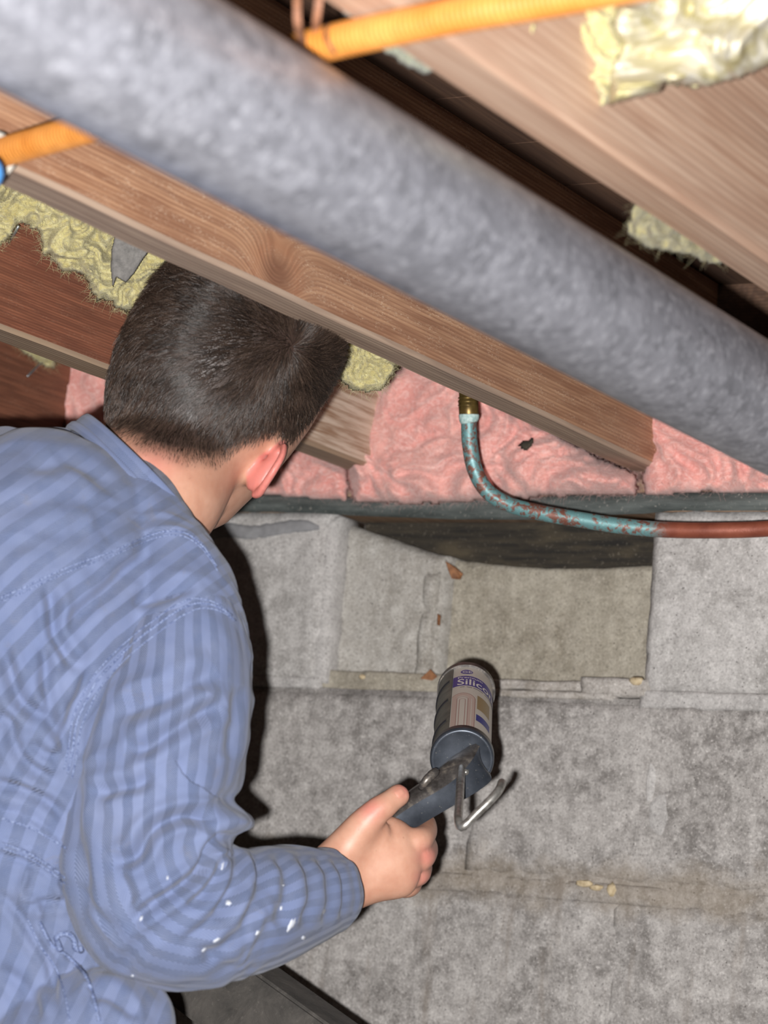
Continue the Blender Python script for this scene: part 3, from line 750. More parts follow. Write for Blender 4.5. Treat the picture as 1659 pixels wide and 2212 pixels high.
scrap([(945, 1326), (952, 1330), (950, 1352), (944, 1350)], 2.965, M_LEAF, 'thin orange-brown sliver standing in the wall pocket', 'rust chip', .002, seed=4)
def crumb(px, py, y, r, label, seed):
    c0 = on_plane(px, py, 1, y); bm = bmesh.new(); bmesh.ops.create_icosphere(bm, subdivisions=2, radius=1)
    for v in bm.verts:
        n_ = 1 + .35 * float(noise3([[v.co.x * 1.6 + seed, v.co.y * 1.6, v.co.z * 1.6]])[0])
        v.co = Vector((c0[0] + v.co.x * r[0] * n_, c0[1] + v.co.y * r[1] * n_, c0[2] + v.co.z * r[2] * n_))
    return tag(bm_obj('mortar_crumb', bm, M_CRUMB, None, True), label, 'mortar crumb')
crumb(1376, 1472, .006, (.009, .006, .005), 'pale mortar lump at the lower right corner of the pocket', 1)
crumb(1322, 1922, -.001, (.006, .004, .0075), 'upright cream mortar lump on the lower mortar joint', 2)
crumb(1262, 1908, -.001, (.010, .003, .004), 'flat cream mortar smear on the lower mortar joint', 3)
crumb(1288, 1917, -.001, (.009, .003, .0035), 'thin cream mortar streak between two lumps on the lower joint', 4)
crumb(783, 1462, .010, (.004, .004, .003), 'tiny pale mortar grain left of the cartridge in the pocket', 5)
# dark mark of mould caught in the pink wool
puff('mould_scrap', [(1118, 962), (1128, 945), (1140, 950), (1150, 942), (1156, 952), (1150, 970), (1136, 976), (1126, 972)], plane_depth(1, -.082), .002, M_MOULD, 'small dark mould scrap stuck on the pink wool', 'scrap', 3, 6, .001, .001, 2, 3, seed=40)

# ------------------------------------------------------------------ board leaning at the bottom
t = T('weathered_dark_board'); p = t.pos
n1 = t.noise(t.scale(p, (30, 30, 30)), 1, 5, .7, .4); n2 = t.noise(p, 240, 3, .7)
c = t.mix(t.ramp(n1, [(.3, 0.0), (.7, 1.0)]), lin(48, 46, 44), lin(82, 78, 74))
c = t.mix(t.ramp(n2, [(.6, 0.0), (.75, .4)]), c, lin(118, 113, 107))
t.setb(Base_Color=c, Roughness=.95, Normal=t.bump(n1, .5, .003)); M_BOARD = t.m
def prism(name, quad_a, quad_b, mat):
    V = list(quad_a) + list(quad_b); F = [(0, 1, 2, 3), (7, 6, 5, 4)] + [(k, 4 + k, 4 + (k + 1) % 4, (k + 1) % 4) for k in range(4)]
    bm = bmesh.new(); vs = [bm.verts.new(tuple(v)) for v in V]
    for f_ in F: bm.faces.new([vs[i] for i in f_])
    bmesh.ops.recalc_face_normals(bm, faces=bm.faces[:]); bmesh.ops.bevel(bm, geom=bm.edges[:], offset=.003, segments=2, affect='EDGES')
    return bm_obj(name, bm, mat)
qa = [P(330, 2140, 2.62), P(470, 2041, 2.60), P(515, 2026, 2.66), P(330, 2140, 2.72)]
dirb = P(1010, 2428, 2.40) - P(560, 2105, 2.60); dirb /= np.linalg.norm(dirb)
lb = (FLOOR_Z + .005 - qa[1][2]) / dirb[2]
qb = [v + dirb * lb for v in qa]
tag(prism('weathered_board', qa, qb, M_BOARD), 'dark grey weathered board leaning by the wall under the elbow', 'board')

# ------------------------------------------------------------------ caulking gun
t = T('painted_steel'); n1 = t.noise(t.pos, 60, 4, .6); n2 = t.noise(t.pos, 400, 3)
c = t.mix(t.ramp(n1, [(.3, 0.0), (.7, 1.0)]), lin(54, 59, 67), lin(78, 83, 92))
c = t.mix(t.ramp(n2, [(.66, 0.0), (.78, .7)]), c, lin(170, 166, 156))
t.setb(Base_Color=c, Metallic=.55, Roughness=.36); M_GUN = t.m
t = T('worn_steel'); n1 = t.noise(t.scale(t.pos, (1, 1, 1)), 110, 5, .65)
c = t.ramp(n1, [(.3, lin(48, 44, 42)), (.55, lin(84, 80, 78)), (.72, lin(132, 124, 114))])
t.setb(Base_Color=c, Metallic=.5, Roughness=.40); M_WORN = t.m
t = T('dark_cradle'); n1 = t.noise(t.pos, 70, 4); t.setb(Base_Color=t.ramp(n1, [(.3, lin(86, 86, 80)), (.7, lin(122, 120, 110))]), Metallic=.3, Roughness=.45); M_CRADLE = t.m
t = T('steel_rod'); n1 = t.noise(t.pos, 200, 3); t.setb(Base_Color=t.ramp(n1, [(.3, lin(120, 116, 110)), (.7, lin(176, 174, 170))]), Metallic=.75, Roughness=.35); M_ROD = t.m
RB = .0278
p_r = P(998, 1640, 2.36); p_f = P(1007, 1494, 2.575)
ax = p_f - p_r; BL = np.linalg.norm(ax); ax /= BL
e1 = RIGHT - ax * (RIGHT @ ax); e1 /= np.linalg.norm(e1); e2 = np.cross(ax, e1); e2 = e2 if e2 @ DOWN < 0 else -e2
def cyl(tm, th, r): return p_r + ax * tm + r * (math.cos(th) * e1 + math.sin(th) * e2)
def shell(name, t0, t1, a0, a1, r0, r1, mat, parent, na=40, nt=8):
    V = []; F = []
    for k in range(nt + 1):
        for q in range(na + 1):
            V.append(cyl(t0 + (t1 - t0) * k / nt, a0 + (a1 - a0) * q / na, r1))
    o_ = len(V)
    for k in range(nt + 1):
        for q in range(na + 1):
            V.append(cyl(t0 + (t1 - t0) * k / nt, a0 + (a1 - a0) * q / na, r0))
    w_ = na + 1
    for k in range(nt):
        for q in range(na):
            a = k * w_ + q; F.append((a, a + 1, a + w_ + 1, a + w_)); F.append((o_ + a + w_, o_ + a + w_ + 1, o_ + a + 1, o_ + a))
    for q in range(na):
        F.append((q + 1, q, o_ + q, o_ + q + 1)); a = nt * w_ + q; F.append((a, a + 1, o_ + a + 1, o_ + a))
    for k in range(nt):
        a = k * w_; F.append((a, a + w_, o_ + a + w_, o_ + a)); a += na; F.append((a + w_, a, o_ + a, o_ + a + w_))
    o = mesh_obj(name, V, F, mat, None)
    bm = bmesh.new(); bm.from_mesh(o.data); bmesh.ops.recalc_face_normals(bm, faces=bm.faces[:]); bm.to_mesh(o.data); bm.free()
    return adopt(o, parent)
def shade_auto(o, ang=35):
    me = o.data; bm = bmesh.new(); bm.from_mesh(me)
    for e in bm.edges:
        if len(e.link_faces) == 2 and e.calc_face_angle(0) > math.radians(ang): e.smooth = False
    bm.to_mesh(me); bm.free(); return o
gun = tag(empty('caulking_gun', p_r), 'blue-grey steel caulking gun held in the hand', 'caulking gun')
cr_ = shade_auto(shell('cradle', .006, BL, math.radians(118), math.radians(318), .0258, .0272, M_CRADLE, gun))
t = T('black_grease'); t.setb(Base_Color=lin(38, 38, 42), Roughness=.4, Metallic=.3); M_GREASE = t.m
for tt in (.045, .112, .175):        # slanting ribs pressed in the cradle
    V = []; F = []
    for q in range(25):
        a = math.radians(118 + 6 + q * 6.5)
        sl = tt - .035 * (q / 24.0) + .006 * math.sin(q / 24 * math.pi)
        for dt, r in ((-.0030, .0271), (-.0024, .0282), (.0024, .0282), (.0030, .0271)): V.append(cyl(sl + dt, a, r))
    for q in range(24):
        for s_ in range(3): F.append((q * 4 + s_, q * 4 + 4 + s_, q * 4 + 5 + s_, q * 4 + s_ + 1))
    mesh_obj('rib', V, F, M_GREASE, cr_)
shade_auto(shell('front_ring', BL - .004, BL + .006, 0, 2 * math.pi, .0245, .0284, M_WORN, gun, 64, 2))
# rear cap: dished disc with a rolled rim
V = []; F = []; prof = [(.000, .0), (.012, .0005), (.022, -.0002), (.0252, -.0014), (.0268, -.0020), (.0282, -.0010), (.0288, .0020), (.0288, .0100), (.0270, .0100)]
n = 72
for r, tm in prof:
    for k in range(n): V.append(cyl(tm, 2 * math.pi * k / n, max(r, 1e-4)))
for q in range(len(prof) - 1):
    for k in range(n):
        a, b = q * n + k, q * n + (k + 1) % n; F.append((a, b, b + n, a + n))
adopt(mesh_obj('rear_cap', V, F, M_GUN), gun)
# handle: folded channel, spine towards the camera
st = [((1024, 1603), (1036, 1612), (1038, 1652), 2.350), ((998, 1623), (1021, 1640), (1062, 1680), 2.338), ((961, 1650), (987, 1679), (1038, 1705), 2.326), ((930, 1680), (950, 1706), (990, 1734), 2.318),
      ((888, 1708), (907, 1731), (932, 1768), 2.312), ((852, 1742), (866, 1757), (892, 1792), 2.306), ((822, 1772), (832, 1784), (868, 1806), 2.302)]
rowsA = np.array([np.append(P(a[0], a[1], d + .012), 0) for a, b, c_, d in st])[:, :3]
rowsB = np.array([P(b[0], b[1], d) for a, b, c_, d in st])
rowsC = np.array([P(c_[0], c_[1], d + .004) for a, b, c_, d in st])
rowsD = rowsC + FWD * .024; rowsE = rowsA + FWD * .014
cols = [spline(r, 40) for r in (rowsA, rowsB, rowsC, rowsD, rowsE)]
def ribbon(name, ca, cb, mat, parent, n=8, bulge=0.0, bd=None):
    V = []; F = []; m = len(ca)
    for k in range(m):
        for q in range(n + 1):
            s_ = q / n; V.append(ca[k] * (1 - s_) + cb[k] * s_ - FWD * bulge * math.sin(math.pi * s_))
    for k in range(m - 1):
        for q in range(n):
            a = k * (n + 1) + q; F.append((a, a + 1, a + n + 2, a + n + 1))
    return V, F
def joinf(parts):
    V = []; F = []
    for v, f in parts:
        o_ = len(V); V += list(v); F += [tuple(i + o_ for i in q) for q in f]
    return V, F
cA, cB, cC, cD, cE = cols
ridge_in = cB + FWD * .0
V, F = joinf([ribbon('x', cB, cC, None, None, 8, .0012), ribbon('x', cC, cD, None, None), ribbon('x', cD, cE, None, None)])
hb_ = adopt(mesh_obj('handle', V, F, M_GUN), gun)
bm = bmesh.new(); bm.from_mesh(hb_.data); bmesh.ops.remove_doubles(bm, verts=bm.verts[:], dist=.0001)
bmesh.ops.recalc_face_normals(bm, faces=bm.faces[:]); bm.to_mesh(hb_.data); bm.free(); shade_auto(hb_)
V, F = joinf([ribbon('x', cE, cA, None, None), ribbon('x', cA, cB, None, None, 8, .003)])
sp_ = adopt(mesh_obj('handle_spine', V, F, M_WORN), gun)
bm = bmesh.new(); bm.from_mesh(sp_.data); bmesh.ops.remove_doubles(bm, verts=bm.verts[:], dist=.0001); bm.to_mesh(sp_.data); bm.free(); shade_auto(sp_)
for idx in (0, -1):
    V = [cA[idx], cB[idx], cC[idx], cD[idx], cE[idx]]
    adopt(mesh_obj('end_plate', V, [(0, 1, 2, 3, 4)], M_GUN, None, False), gun)
# thumb release, trigger
adopt(tube('thumb_release', spline([P(946, 1664, 2.322), P(930, 1676, 2.316), P(916, 1692, 2.314), P(908, 1704, 2.318)], 14), [.002, .0034, .004, .0042, .0042, .004, .004, .004, .0038, .0036, .0034, .003, .0025, .002], M_WORN, None, 12), gun)
adopt(tube('trigger', spline([P(1020, 1668, 2.372), P(980, 1712, 2.376), P(930, 1752, 2.372), P(892, 1790, 2.362)], 24), .0055, M_GUN, None, 12), gun)
adopt(tube('rivet', [P(1006, 1668, 2.327), P(1006, 1668, 2.3235)], .0028, M_ROD, None, 16), gun)
# plunger rod with its hook
rp = [p_r + ax * .03, p_r, p_r - ax * .05, p_r - ax * .12, p_r - ax * .180]
bend = p_r - ax * .196
hk = [P(995, 1786, 2.166), P(1003, 1784, 2.164), P(1030, 1757, 2.166), P(1058, 1730, 2.168), P(1074, 1712, 2.172), P(1081, 1700, 2.18), P(1084, 1691, 2.19)]
pts = spline([p_r + ax * .02, p_r - ax * .06, p_r - ax * .12, P(991, 1752, 2.20), P(990.5, 1772, 2.172)] + hk, 120)
adopt(tube('plunger_rod', pts, .0037, M_ROD, None, 20), gun)

# cartridge
t = T('cartridge_plastic'); t.setb(Base_Color=lin(196, 192, 182), Roughness=.35); M_CART = t.m
def flat(name, c, r=.45):
    t = T(name); t.setb(Base_Color=c, Roughness=r); return t.m
M_LABEL = flat('label_paper', lin(190, 182, 172)); M_PURP = flat('label_purple', lin(62, 54, 128)); M_NAVY = flat('label_navy', lin(40, 48, 122))
M_BEIGE = flat('label_ochre', lin(142, 120, 84)); M_ROSE = flat('label_rose', lin(182, 160, 150)); M_ROSE2 = flat('label_rose_dark', lin(150, 112, 106)); M_INK = flat('label_ink', lin(70, 66, 84))
M_CREAM = flat('label_cream', lin(214, 208, 198))
cart = tag(empty('silicone_cartridge', p_r + ax * .02), 'pale silicone sealant cartridge with purple lettering in the caulking gun', 'cartridge')
V, F = tube_geo([p_r + ax * .008, p_r + ax * (BL - .001), p_r + ax * BL, p_r + ax * (BL + .012), p_r + ax * (BL + .014), p_r + ax * (BL + .03), p_r + ax * (BL + .09)], [.0254, .0254, .0240, .0236, .009, .0070, .0028], 64)
adopt(shade_auto(mesh_obj('tube_body', V, F, M_CART)), cart)
TH0 = math.radians(117)           # left edge of the label
LR = .0257
def wrap_poly(name, s0, s1, t0, t1, mat, dr, n=40, m=4):
    """rectangle on the label: s along the circumference from the left edge, t from the front end"""
    V = []; F = []
    for k in range(m + 1):
        for q in range(n + 1):
            V.append(cyl(BL - (t0 + (t1 - t0) * k / m), TH0 - (s0 + (s1 - s0) * q / n) / LR, LR + dr))
    for k in range(m):
        for q in range(n):
            a = k * (n + 1) + q; F.append((a, a + 1, a + n + 2, a + n + 1))
    return adopt(mesh_obj(name, V, F, mat), cart)
lab = wrap_poly('label', 0, .080, .004, BL - .010, M_LABEL, .0002, 80, 10)
def onlab(o):
    o.parent = lab; o.matrix_parent_inverse = Matrix.Identity(4); return o
LL = BL - .014
onlab(wrap_poly('title_band', .000, .078, .036, .070, M_PURP, .0004, 70, 4))
def wrap_text(txt, size, s0, t0, mat, name, stretch=1.0, tall=1.0, dr=.0006):
    cu = bpy.data.curves.new(name, 'FONT'); cu.body = txt; cu.size = 1.0; cu.resolution_u = 3; cu.offset = .012
    o = bpy.data.objects.new(name, cu); COL.objects.link(o)
    dg = bpy.context.evaluated_depsgraph_get(); me = bpy.data.meshes.new_from_object(o.evaluated_get(dg))
    bpy.data.objects.remove(o)
    bm = bmesh.new(); bm.from_mesh(me)
    bmesh.ops.triangulate(bm, faces=bm.faces[:])
    for _ in range(2):
        bmesh.ops.subdivide_edges(bm, edges=[e for e in bm.edges if e.calc_length() > .15], cuts=1)
        bmesh.ops.triangulate(bm, faces=bm.faces[:])
    for v in bm.verts:
        s = s0 + v.co.x * size * stretch; tt = t0 - v.co.y * size * tall
        q = cyl(BL - tt, TH0 - s / LR, LR + dr); v.co = Vector(q)
    bm.to_mesh(me); bm.free(); me.materials.clear(); me.materials.append(mat); me.name = name
    return onlab(adopt(link(bpy.data.objects.new(name, me)), cart))
wrap_text('Silicone', .0160, .0042, .0668, M_CREAM, 'title_lettering', 1.0, 1.70)
wrap_text('Premium', .0068, .0046, .0450, M_CREAM, 'small_lettering', 1.0, 1.15)
for k in range(9):
    onlab(wrap_poly('fine_print', .0075 + k * .0062, .0075 + k * .0062 + .0042 + .001 * (k % 3), .0742, .0757, M_INK, .0004, 6, 1))
V = [cyl(BL - .022, TH0 - .0130 / LR, LR + .0004)]; F = []
for k in range(32):
    a = 2 * math.pi * k / 32; V.append(cyl(BL - (.022 + .0075 * math.sin(a)), TH0 - (.0130 + .0060 * math.cos(a)) / LR, LR + .0004))
for k in range(32): F.append((0, 1 + k, 1 + (k + 1) % 32))
onlab(adopt(mesh_obj('round_logo', V, F, M_PURP), cart))
wrap_text('GE', .0085, .0086, .0256, M_CREAM, 'logo_lettering', .9, 1.0)
# arch picture
def arch(name, s_c, hw, wd, t_top, t_end, mat, dr):
    V = []; F = []; pts = []
    for k in range(8): pts.append((-1, 0, t_end + (t_top + hw - t_end) * k / 8))
    for k in range(17):
        a = math.pi - math.pi * k / 16; pts.append((math.cos(a), math.sin(a), t_top + hw))
    for k in range(1, 9): pts.append((1, 0, (t_top + hw) + (t_end - t_top - hw) * k / 8))
    for c_, s_, tt in pts:
        for h in (hw, hw - wd):
            V.append(cyl(BL - (tt - s_ * h * 1.35), TH0 - max(.0005, (s_c + c_ * h)) / LR, LR + dr))
    for k in range(len(pts) - 1): F.append((2 * k, 2 * k + 1, 2 * k + 3, 2 * k + 2))
    return onlab(adopt(mesh_obj(name, V, F, mat), cart))
tend = BL - .0105
arch('arch_picture', .0105, .0118, .0065, .100, tend, M_ROSE, .0004)
arch('arch_picture', .0105, .0122, .0007, .0995, tend, M_ROSE2, .0005)
arch('arch_picture', .0105, .0054, .0006, .110, tend, M_ROSE2, .0005)
arch('arch_picture', .0105, .0030, .0006, .116, tend, M_ROSE2, .0005)
onlab(wrap_poly('ochre_picture', .0245, .0405, .094, .138, M_BEIGE, .0004, 16, 3))
onlab(wrap_poly('navy_panel', .0240, .0415, .156, .176, M_NAVY, .0004, 16, 3))
# ------------------------------------------------------------------ the person
def cloft(secs, m=60, n=40, cap=True, round_ends=0):
    """loft of ellipses; section = (px, py, depth, half width px, half depth m); returns V, F, axis data"""
    S = np.array([list(P(a, b, d)) + [hw * d / FPX, hd] for a, b, d, hw, hd in secs])
    S = spline(S, m); path = S[:, :3]
    tan = np.gradient(path, axis=0); tan /= np.linalg.norm(tan, axis=1)[:, None]
    view = path - CAM; view /= np.linalg.norm(view, axis=1)[:, None]
    side = np.cross(tan, view); side /= np.linalg.norm(side, axis=1)[:, None]
    dep = np.cross(side, tan)
    th = np.linspace(0, 2 * np.pi, n, endpoint=False)
    hw, hd = S[:, 3].copy(), S[:, 4].copy()
    if round_ends:
        L = np.concatenate([[0], np.cumsum(np.linalg.norm(np.diff(path, axis=0), axis=1))])
        for e, s_ in ((0, L), (1, L[-1] - L)):
            if round_ends & (1 << e):
                r0 = hw[0] if e == 0 else hw[-1]
                f = np.sqrt(np.clip(1 - (1 - np.clip(s_ / r0, 0, 1)) ** 2, .02, 1)); hw *= f; hd *= f
    V = path[:, None] + hw[:, None, None] * np.cos(th)[None, :, None] * side[:, None] + hd[:, None, None] * np.sin(th)[None, :, None] * dep[:, None]
    F = []
    for k in range(m - 1):
        for q in range(n):
            a, b = k * n + q, k * n + (q + 1) % n; F.append((a, a + n, b + n, b))
    if cap:
        F.append(tuple(range(n))); F.append(tuple((m - 1) * n + q for q in range(n))[::-1])
    return V.reshape(-1, 3), F, path, th
def remesh(parts, voxel, smooth, name):
    V = []; F = []
    for v, f in parts:
        o_ = len(V); V += [tuple(x) for x in v]; F += [tuple(i + o_ for i in q) for q in f]
    me = bpy.data.meshes.new('tmp'); me.from_pydata(V, [], F)
    bm = bmesh.new(); bm.from_mesh(me); bmesh.ops.recalc_face_normals(bm, faces=bm.faces[:]); bm.to_mesh(me); bm.free()
    ob = bpy.data.objects.new('tmp', me); COL.objects.link(ob)
    md = ob.modifiers.new('r', 'REMESH'); md.mode = 'VOXEL'; md.voxel_size = voxel; md.use_smooth_shade = True
    if smooth:
        ms = ob.modifiers.new('s', 'SMOOTH'); ms.factor = .5; ms.iterations = smooth
    dg = bpy.context.evaluated_depsgraph_get(); dg.update()
    out = bpy.data.meshes.new_from_object(ob.evaluated_get(dg)); out.name = name
    bpy.data.objects.remove(ob); bpy.data.meshes.remove(me)
    out.polygons.foreach_set('use_smooth', [True] * len(out.polygons))
    return out
def get_co(me):
    a = np.empty(len(me.vertices) * 3, np.float32); me.vertices.foreach_get('co', a); return a.reshape(-1, 3).astype(float)
def get_no(me):
    a = np.empty(len(me.vertices) * 3, np.float32); me.vertices.foreach_get('normal', a); return a.reshape(-1, 3).astype(float)
def set_co(me, v):
    me.vertices.foreach_set('co', np.asarray(v, np.float32).ravel()); me.update()
def set_attr(me, name, val, typ='FLOAT'):
    a = me.attributes.new(name, typ, 'POINT')
    a.data.foreach_set('value' if typ == 'FLOAT' else 'vector', np.asarray(val, np.float32).ravel())
def seg_dist(pts, poly):
    """distance to polyline, signed side, and position 0..1 along it"""
    poly = np.asarray(poly, float); best = np.full(len(pts), 1e9); side = np.zeros(len(pts)); pos = np.zeros(len(pts))
    L = np.concatenate([[0], np.cumsum(np.linalg.norm(np.diff(poly, axis=0), axis=1))])
    for k in range(len(poly) - 1):
        a, b = poly[k], poly[k + 1]; ab = b - a; l = np.linalg.norm(ab)
        tt = np.clip(((pts - a) @ ab) / l ** 2, 0, 1); r = pts - a - tt[:, None] * ab
        d = np.linalg.norm(r, axis=1); cr = ab[0] * (pts[:, 1] - a[1]) - ab[1] * (pts[:, 0] - a[0])
        m_ = d < best; best[m_] = d[m_]; side[m_] = np.sign(cr[m_]); pos[m_] = (L[k] + tt[m_] * l) / L[-1]
    return best, side, pos
def curve2(poly, n=24): return spline(np.asarray(poly, float), n) if len(poly) > 2 else np.asarray(poly, float)
def apply_folds(me, folds, noise_amp=.002):
    co = get_co(me); no = get_no(me); px, dep = project(co)
    vdir = co - CAM; vdir /= np.linalg.norm(vdir, axis=1)[:, None]
    facing = np.clip(-(vdir * no).sum(1) * 2.5, 0, 1)
    off = np.zeros(len(co))
    for poly, amp, wd, kind in folds:
        poly = curve2(poly); d, s_, pos = seg_dist(px, poly); end = np.clip(np.minimum(pos, 1 - pos) * 6, 0, 1) ** .7
        # beyond the polyline's ends the distance itself fades it out
        if kind == 'v':      # valley with soft shoulders
            g = -np.exp(-(d / wd) ** 2) + .45 * np.exp(-((d - 2.0 * wd) / (1.1 * wd)) ** 2)
        elif kind == 'r':
            g = np.exp(-(d / wd) ** 2)
        elif kind == 's':    # step: right-hand side of the line stands proud
            sd_ = d * s_; g = np.where(sd_ > 0, np.exp(-(sd_ / (3.2 * wd)) ** 1.5), 0) - .5 * np.where(sd_ <= 0, np.exp(-(sd_ / wd) ** 2), 0)
        elif kind == 'S':
            sd_ = -d * s_; g = np.where(sd_ > 0, np.exp(-(sd_ / (3.2 * wd)) ** 1.5), 0) - .5 * np.where(sd_ <= 0, np.exp(-(sd_ / wd) ** 2), 0)
        off += amp * g * end * facing
    q = co * 14
    wv = np.stack([fbm(q * .5 + 5, 2), fbm(q * .5 + 15, 2), fbm(q * .5 + 25, 2)], 1)
    off += noise_amp * (fbm(q + wv, 3) + .9 * (1 - 3 * np.abs(noise3(q * 1.3 + wv * 1.5))) * .6)
    set_co(me, co + no * off[:, None])

# ---- fabric
def fabric(name):
    t = T(name); at = t.attr('fab').outputs['Vector']; u, v, _ = t.xyz(at)
    W_, P_ = .0092, .0017
    jit = t.math('MULTIPLY', t.math('SUBTRACT', t.noise(at, 40, 2), .5), .0012)
    su = t.math('DIVIDE', t.math('ADD', u, t.math('MULTIPLY', t.math('SUBTRACT', t.noise(at, 9, 3), .5), .012)), W_); col = t.math('FLOOR', su); fr = t.math('SUBTRACT', su, col)
    par = t.math('FLOORED_MODULO', col, 2.0); sg = t.math('SUBTRACT', t.math('MULTIPLY', par, 2.0), 1.0)
    ph = t.math('ADD', t.math('DIVIDE', t.math('ADD', v, jit), P_), t.math('MULTIPLY', sg, t.math('MULTIPLY', fr, W_ / P_ * .8)))
    tri = t.math('ABSOLUTE', t.math('SUBTRACT', t.math('MULTIPLY', t.math('FRACT', ph), 2.0), 1.0))
    line = t.ramp(tri, [(.28, 0.0), (.72, 1.0)])
    p = t.pos
    big = t.noise(p, 12, 4, .6, .5); mid = t.noise(p, 45, 4, .6)
    lo = t.mix(t.ramp(big, [(.3, 0.0), (.7, 1.0)]), lin(48, 57, 82), lin(60, 69, 95))
    hi = t.mix(t.ramp(mid, [(.35, 0.0), (.7, 1.0)]), lin(100, 112, 142), lin(119, 128, 153))
    c = t.mix(line, lo, hi)
    solid = t.mix(t.ramp(big, [(.35, 0.0), (.7, 1.0)]), lin(98, 110, 144), lin(114, 124, 154))
    c = t.mix(t.math('ADD', .10, t.math('MULTIPLY', par, t.ramp(t.noise(p, 7, 3), [(.36, .22), (.62, .70)]))), c, solid)
    dirt = t.ramp(t.noise(p, 30, 5, .7, .6), [(.62, 0.0), (.82, .45)])
    c = t.mix(dirt, c, lin(112, 106, 102))
    t.setb(Base_Color=c, Roughness=.9, Sheen_Weight=.15, Sheen_Roughness=.5)
    t.b.inputs['Specular IOR Level'].default_value = .2
    t.setb(Normal=t.bump(line, .35, .0004))
    return t.m
M_FAB = fabric('blue_herringbone')

person = tag(empty('person', P(20, 2700, 2.25) * np.array([1, 1, 0]) + np.array([0, 0, FLOOR_Z])), 'person with short dark hair in blue herringbone coveralls crouching at the wall', 'person')

# ---- head frame
def camvec(x, y, z):
    v = ROT @ np.array([x, y, z]); return v / np.linalg.norm(v)
UPH = camvec(.54, -.84, .10)
S_ = camvec(.84, .54, 0); S_ = S_ - UPH * (S_ @ UPH); S_ /= np.linalg.norm(S_)
Fz = np.cross(UPH, S_); Fz = Fz if Fz @ FWD > 0 else -Fz
YAW = math.radians(29)
FH = math.cos(YAW) * Fz + math.sin(YAW) * S_
RH = math.cos(YAW) * S_ - math.sin(YAW) * Fz
HC = P(486, 796, 2.33)
HS = 1.035
def hp3(r, f, u): return HC + HS * (RH * r + FH * f + UPH * u)
def head_geo():
    tab = np.array([[.113, .004, .004, .004], [.110, .026, .030, .032], [.102, .045, .052, .055], [.086, .061, .072, .074], [.062, .0735, .085, .089], [.032, .0795, .093, .098], [.0, .0800, .097, .0985],
                    [-.028, .0785, .0955, .096], [-.050, .0745, .0955, .089], [-.070, .0700, .094, .079], [-.090, .0640, .092, .066], [-.108, .060, .089, .040], [-.122, .050, .083, .015], [-.131, .016, .070, -.030], [-.133, .004, .056, -.045]])
    us = np.linspace(0, len(tab) - 1, 60); rows = np.stack([np.interp(us, np.arange(len(tab)), tab[:, k]) for k in range(4)], 1)
    n = 64; th = np.linspace(0, 2 * np.pi, n, endpoint=False); V = []
    for u, w_, ff_, fb in rows:
        for a in th:
            c_, s_ = math.cos(a), math.sin(a)
            sx_ = math.copysign(abs(c_) ** (.72 if s_ > 0 else .9), c_) * w_
            mid = 0
            sy = s_ * ff_ if s_ > 0 else s_ * fb
            if s_ > .85 and s_ > 0:      # brow, nose, lips, chin on the face side
                k = (s_ - .85) / .15
                nose = .020 * math.exp(-((u + .048) / .016) ** 2) * k ** 3 + .010 * math.exp(-((u + .030) / .02) ** 2) * k ** 4
                lips = .004 * math.exp(-((u + .085) / .006) ** 2) * k
                brow = .004 * math.exp(-((u + .006) / .008) ** 2)
                eye = -.008 * math.exp(-((u + .022) / .010) ** 2) * (math.exp(-((abs(sx_) - .030) / .012) ** 2))
                sy += nose + lips + brow + eye
            V.append(hp3(sx_, sy, u))
    F = []
    m = len(rows)
    for k in range(m - 1):
        for q in range(n): F.append((k * n + q, k * n + (q + 1) % n, (k + 1) * n + (q + 1) % n, (k + 1) * n + q))
    F.append(tuple(range(n))); F.append(tuple((m - 1) * n + q for q in range(n))[::-1])
    return V, F
body_parts = [head_geo()]
def bp_(secs, m=24, n=24, r=3): v, f, _, _ = cloft(secs, m, n, True, r); body_parts.append((v, f))
# neck, hidden trunk and arm that join head and hand
bp_([(430, 890, 2.318, 130, .060), (388, 955, 2.305, 146, .062), (348, 1030, 2.278, 154, .062), (300, 1090, 2.25, 166, .065), (240, 1160, 2.24, 170, .065)], 30, 40)
bp_([(470, 1010, 2.335, 60, .03), (440, 1070, 2.32, 58, .03), (400, 1130, 2.30, 50, .025)], 16, 24)     # muscle from behind the ear to the throat
bp_([(240, 1120, 2.26, 160, .06), (120, 1400, 2.24, 220, .07), (60, 1900, 2.24, 200, .07), (20, 2500, 2.26, 220, .08)], 30, 30)
bp_([(240, 1150, 2.24, 90, .04), (390, 1330, 2.18, 90, .04), (370, 1550, 2.14, 95, .036), (340, 1850, 2.11, 95, .036), (360, 1960, 2.105, 95, .035), (480, 1975, 2.14, 92, .033), (620, 1944, 2.22, 76, .029)], 60, 30)
# right hand
bp_([(560, 1960, 2.19, 80, .032), (690, 1918, 2.262, 72, .0285), (745, 1899, 2.284, 72, .026), (795, 1872, 2.290, 82, .0245), (848, 1852, 2.296, 90, .0225), (885, 1842, 2.302, 82, .0195), (908, 1838, 2.308, 62, .015)], 40, 36)
bp_([(690, 1900, 2.262, 60, .027), (722, 1868, 2.272, 54, .024), (750, 1830, 2.274, 46, .0195), (784, 1786, 2.270, 38, .0155), (815, 1752, 2.270, 30, .0125), (832, 1740, 2.272, 28, .0118), (846, 1729, 2.275, 25, .0104), (854, 1723, 2.277, 25, .0102), (868, 1713, 2.281, 23, .0088), (879, 1704, 2.284, 13, .005)], 36, 24)
bp_([(790, 1830, 2.285, 55, .020), (815, 1800, 2.285, 42, .016), (838, 1790, 2.290, 26, .012)], 16, 24)     # web of the thumb
def finger(pts): bp_(pts, 34, 20)
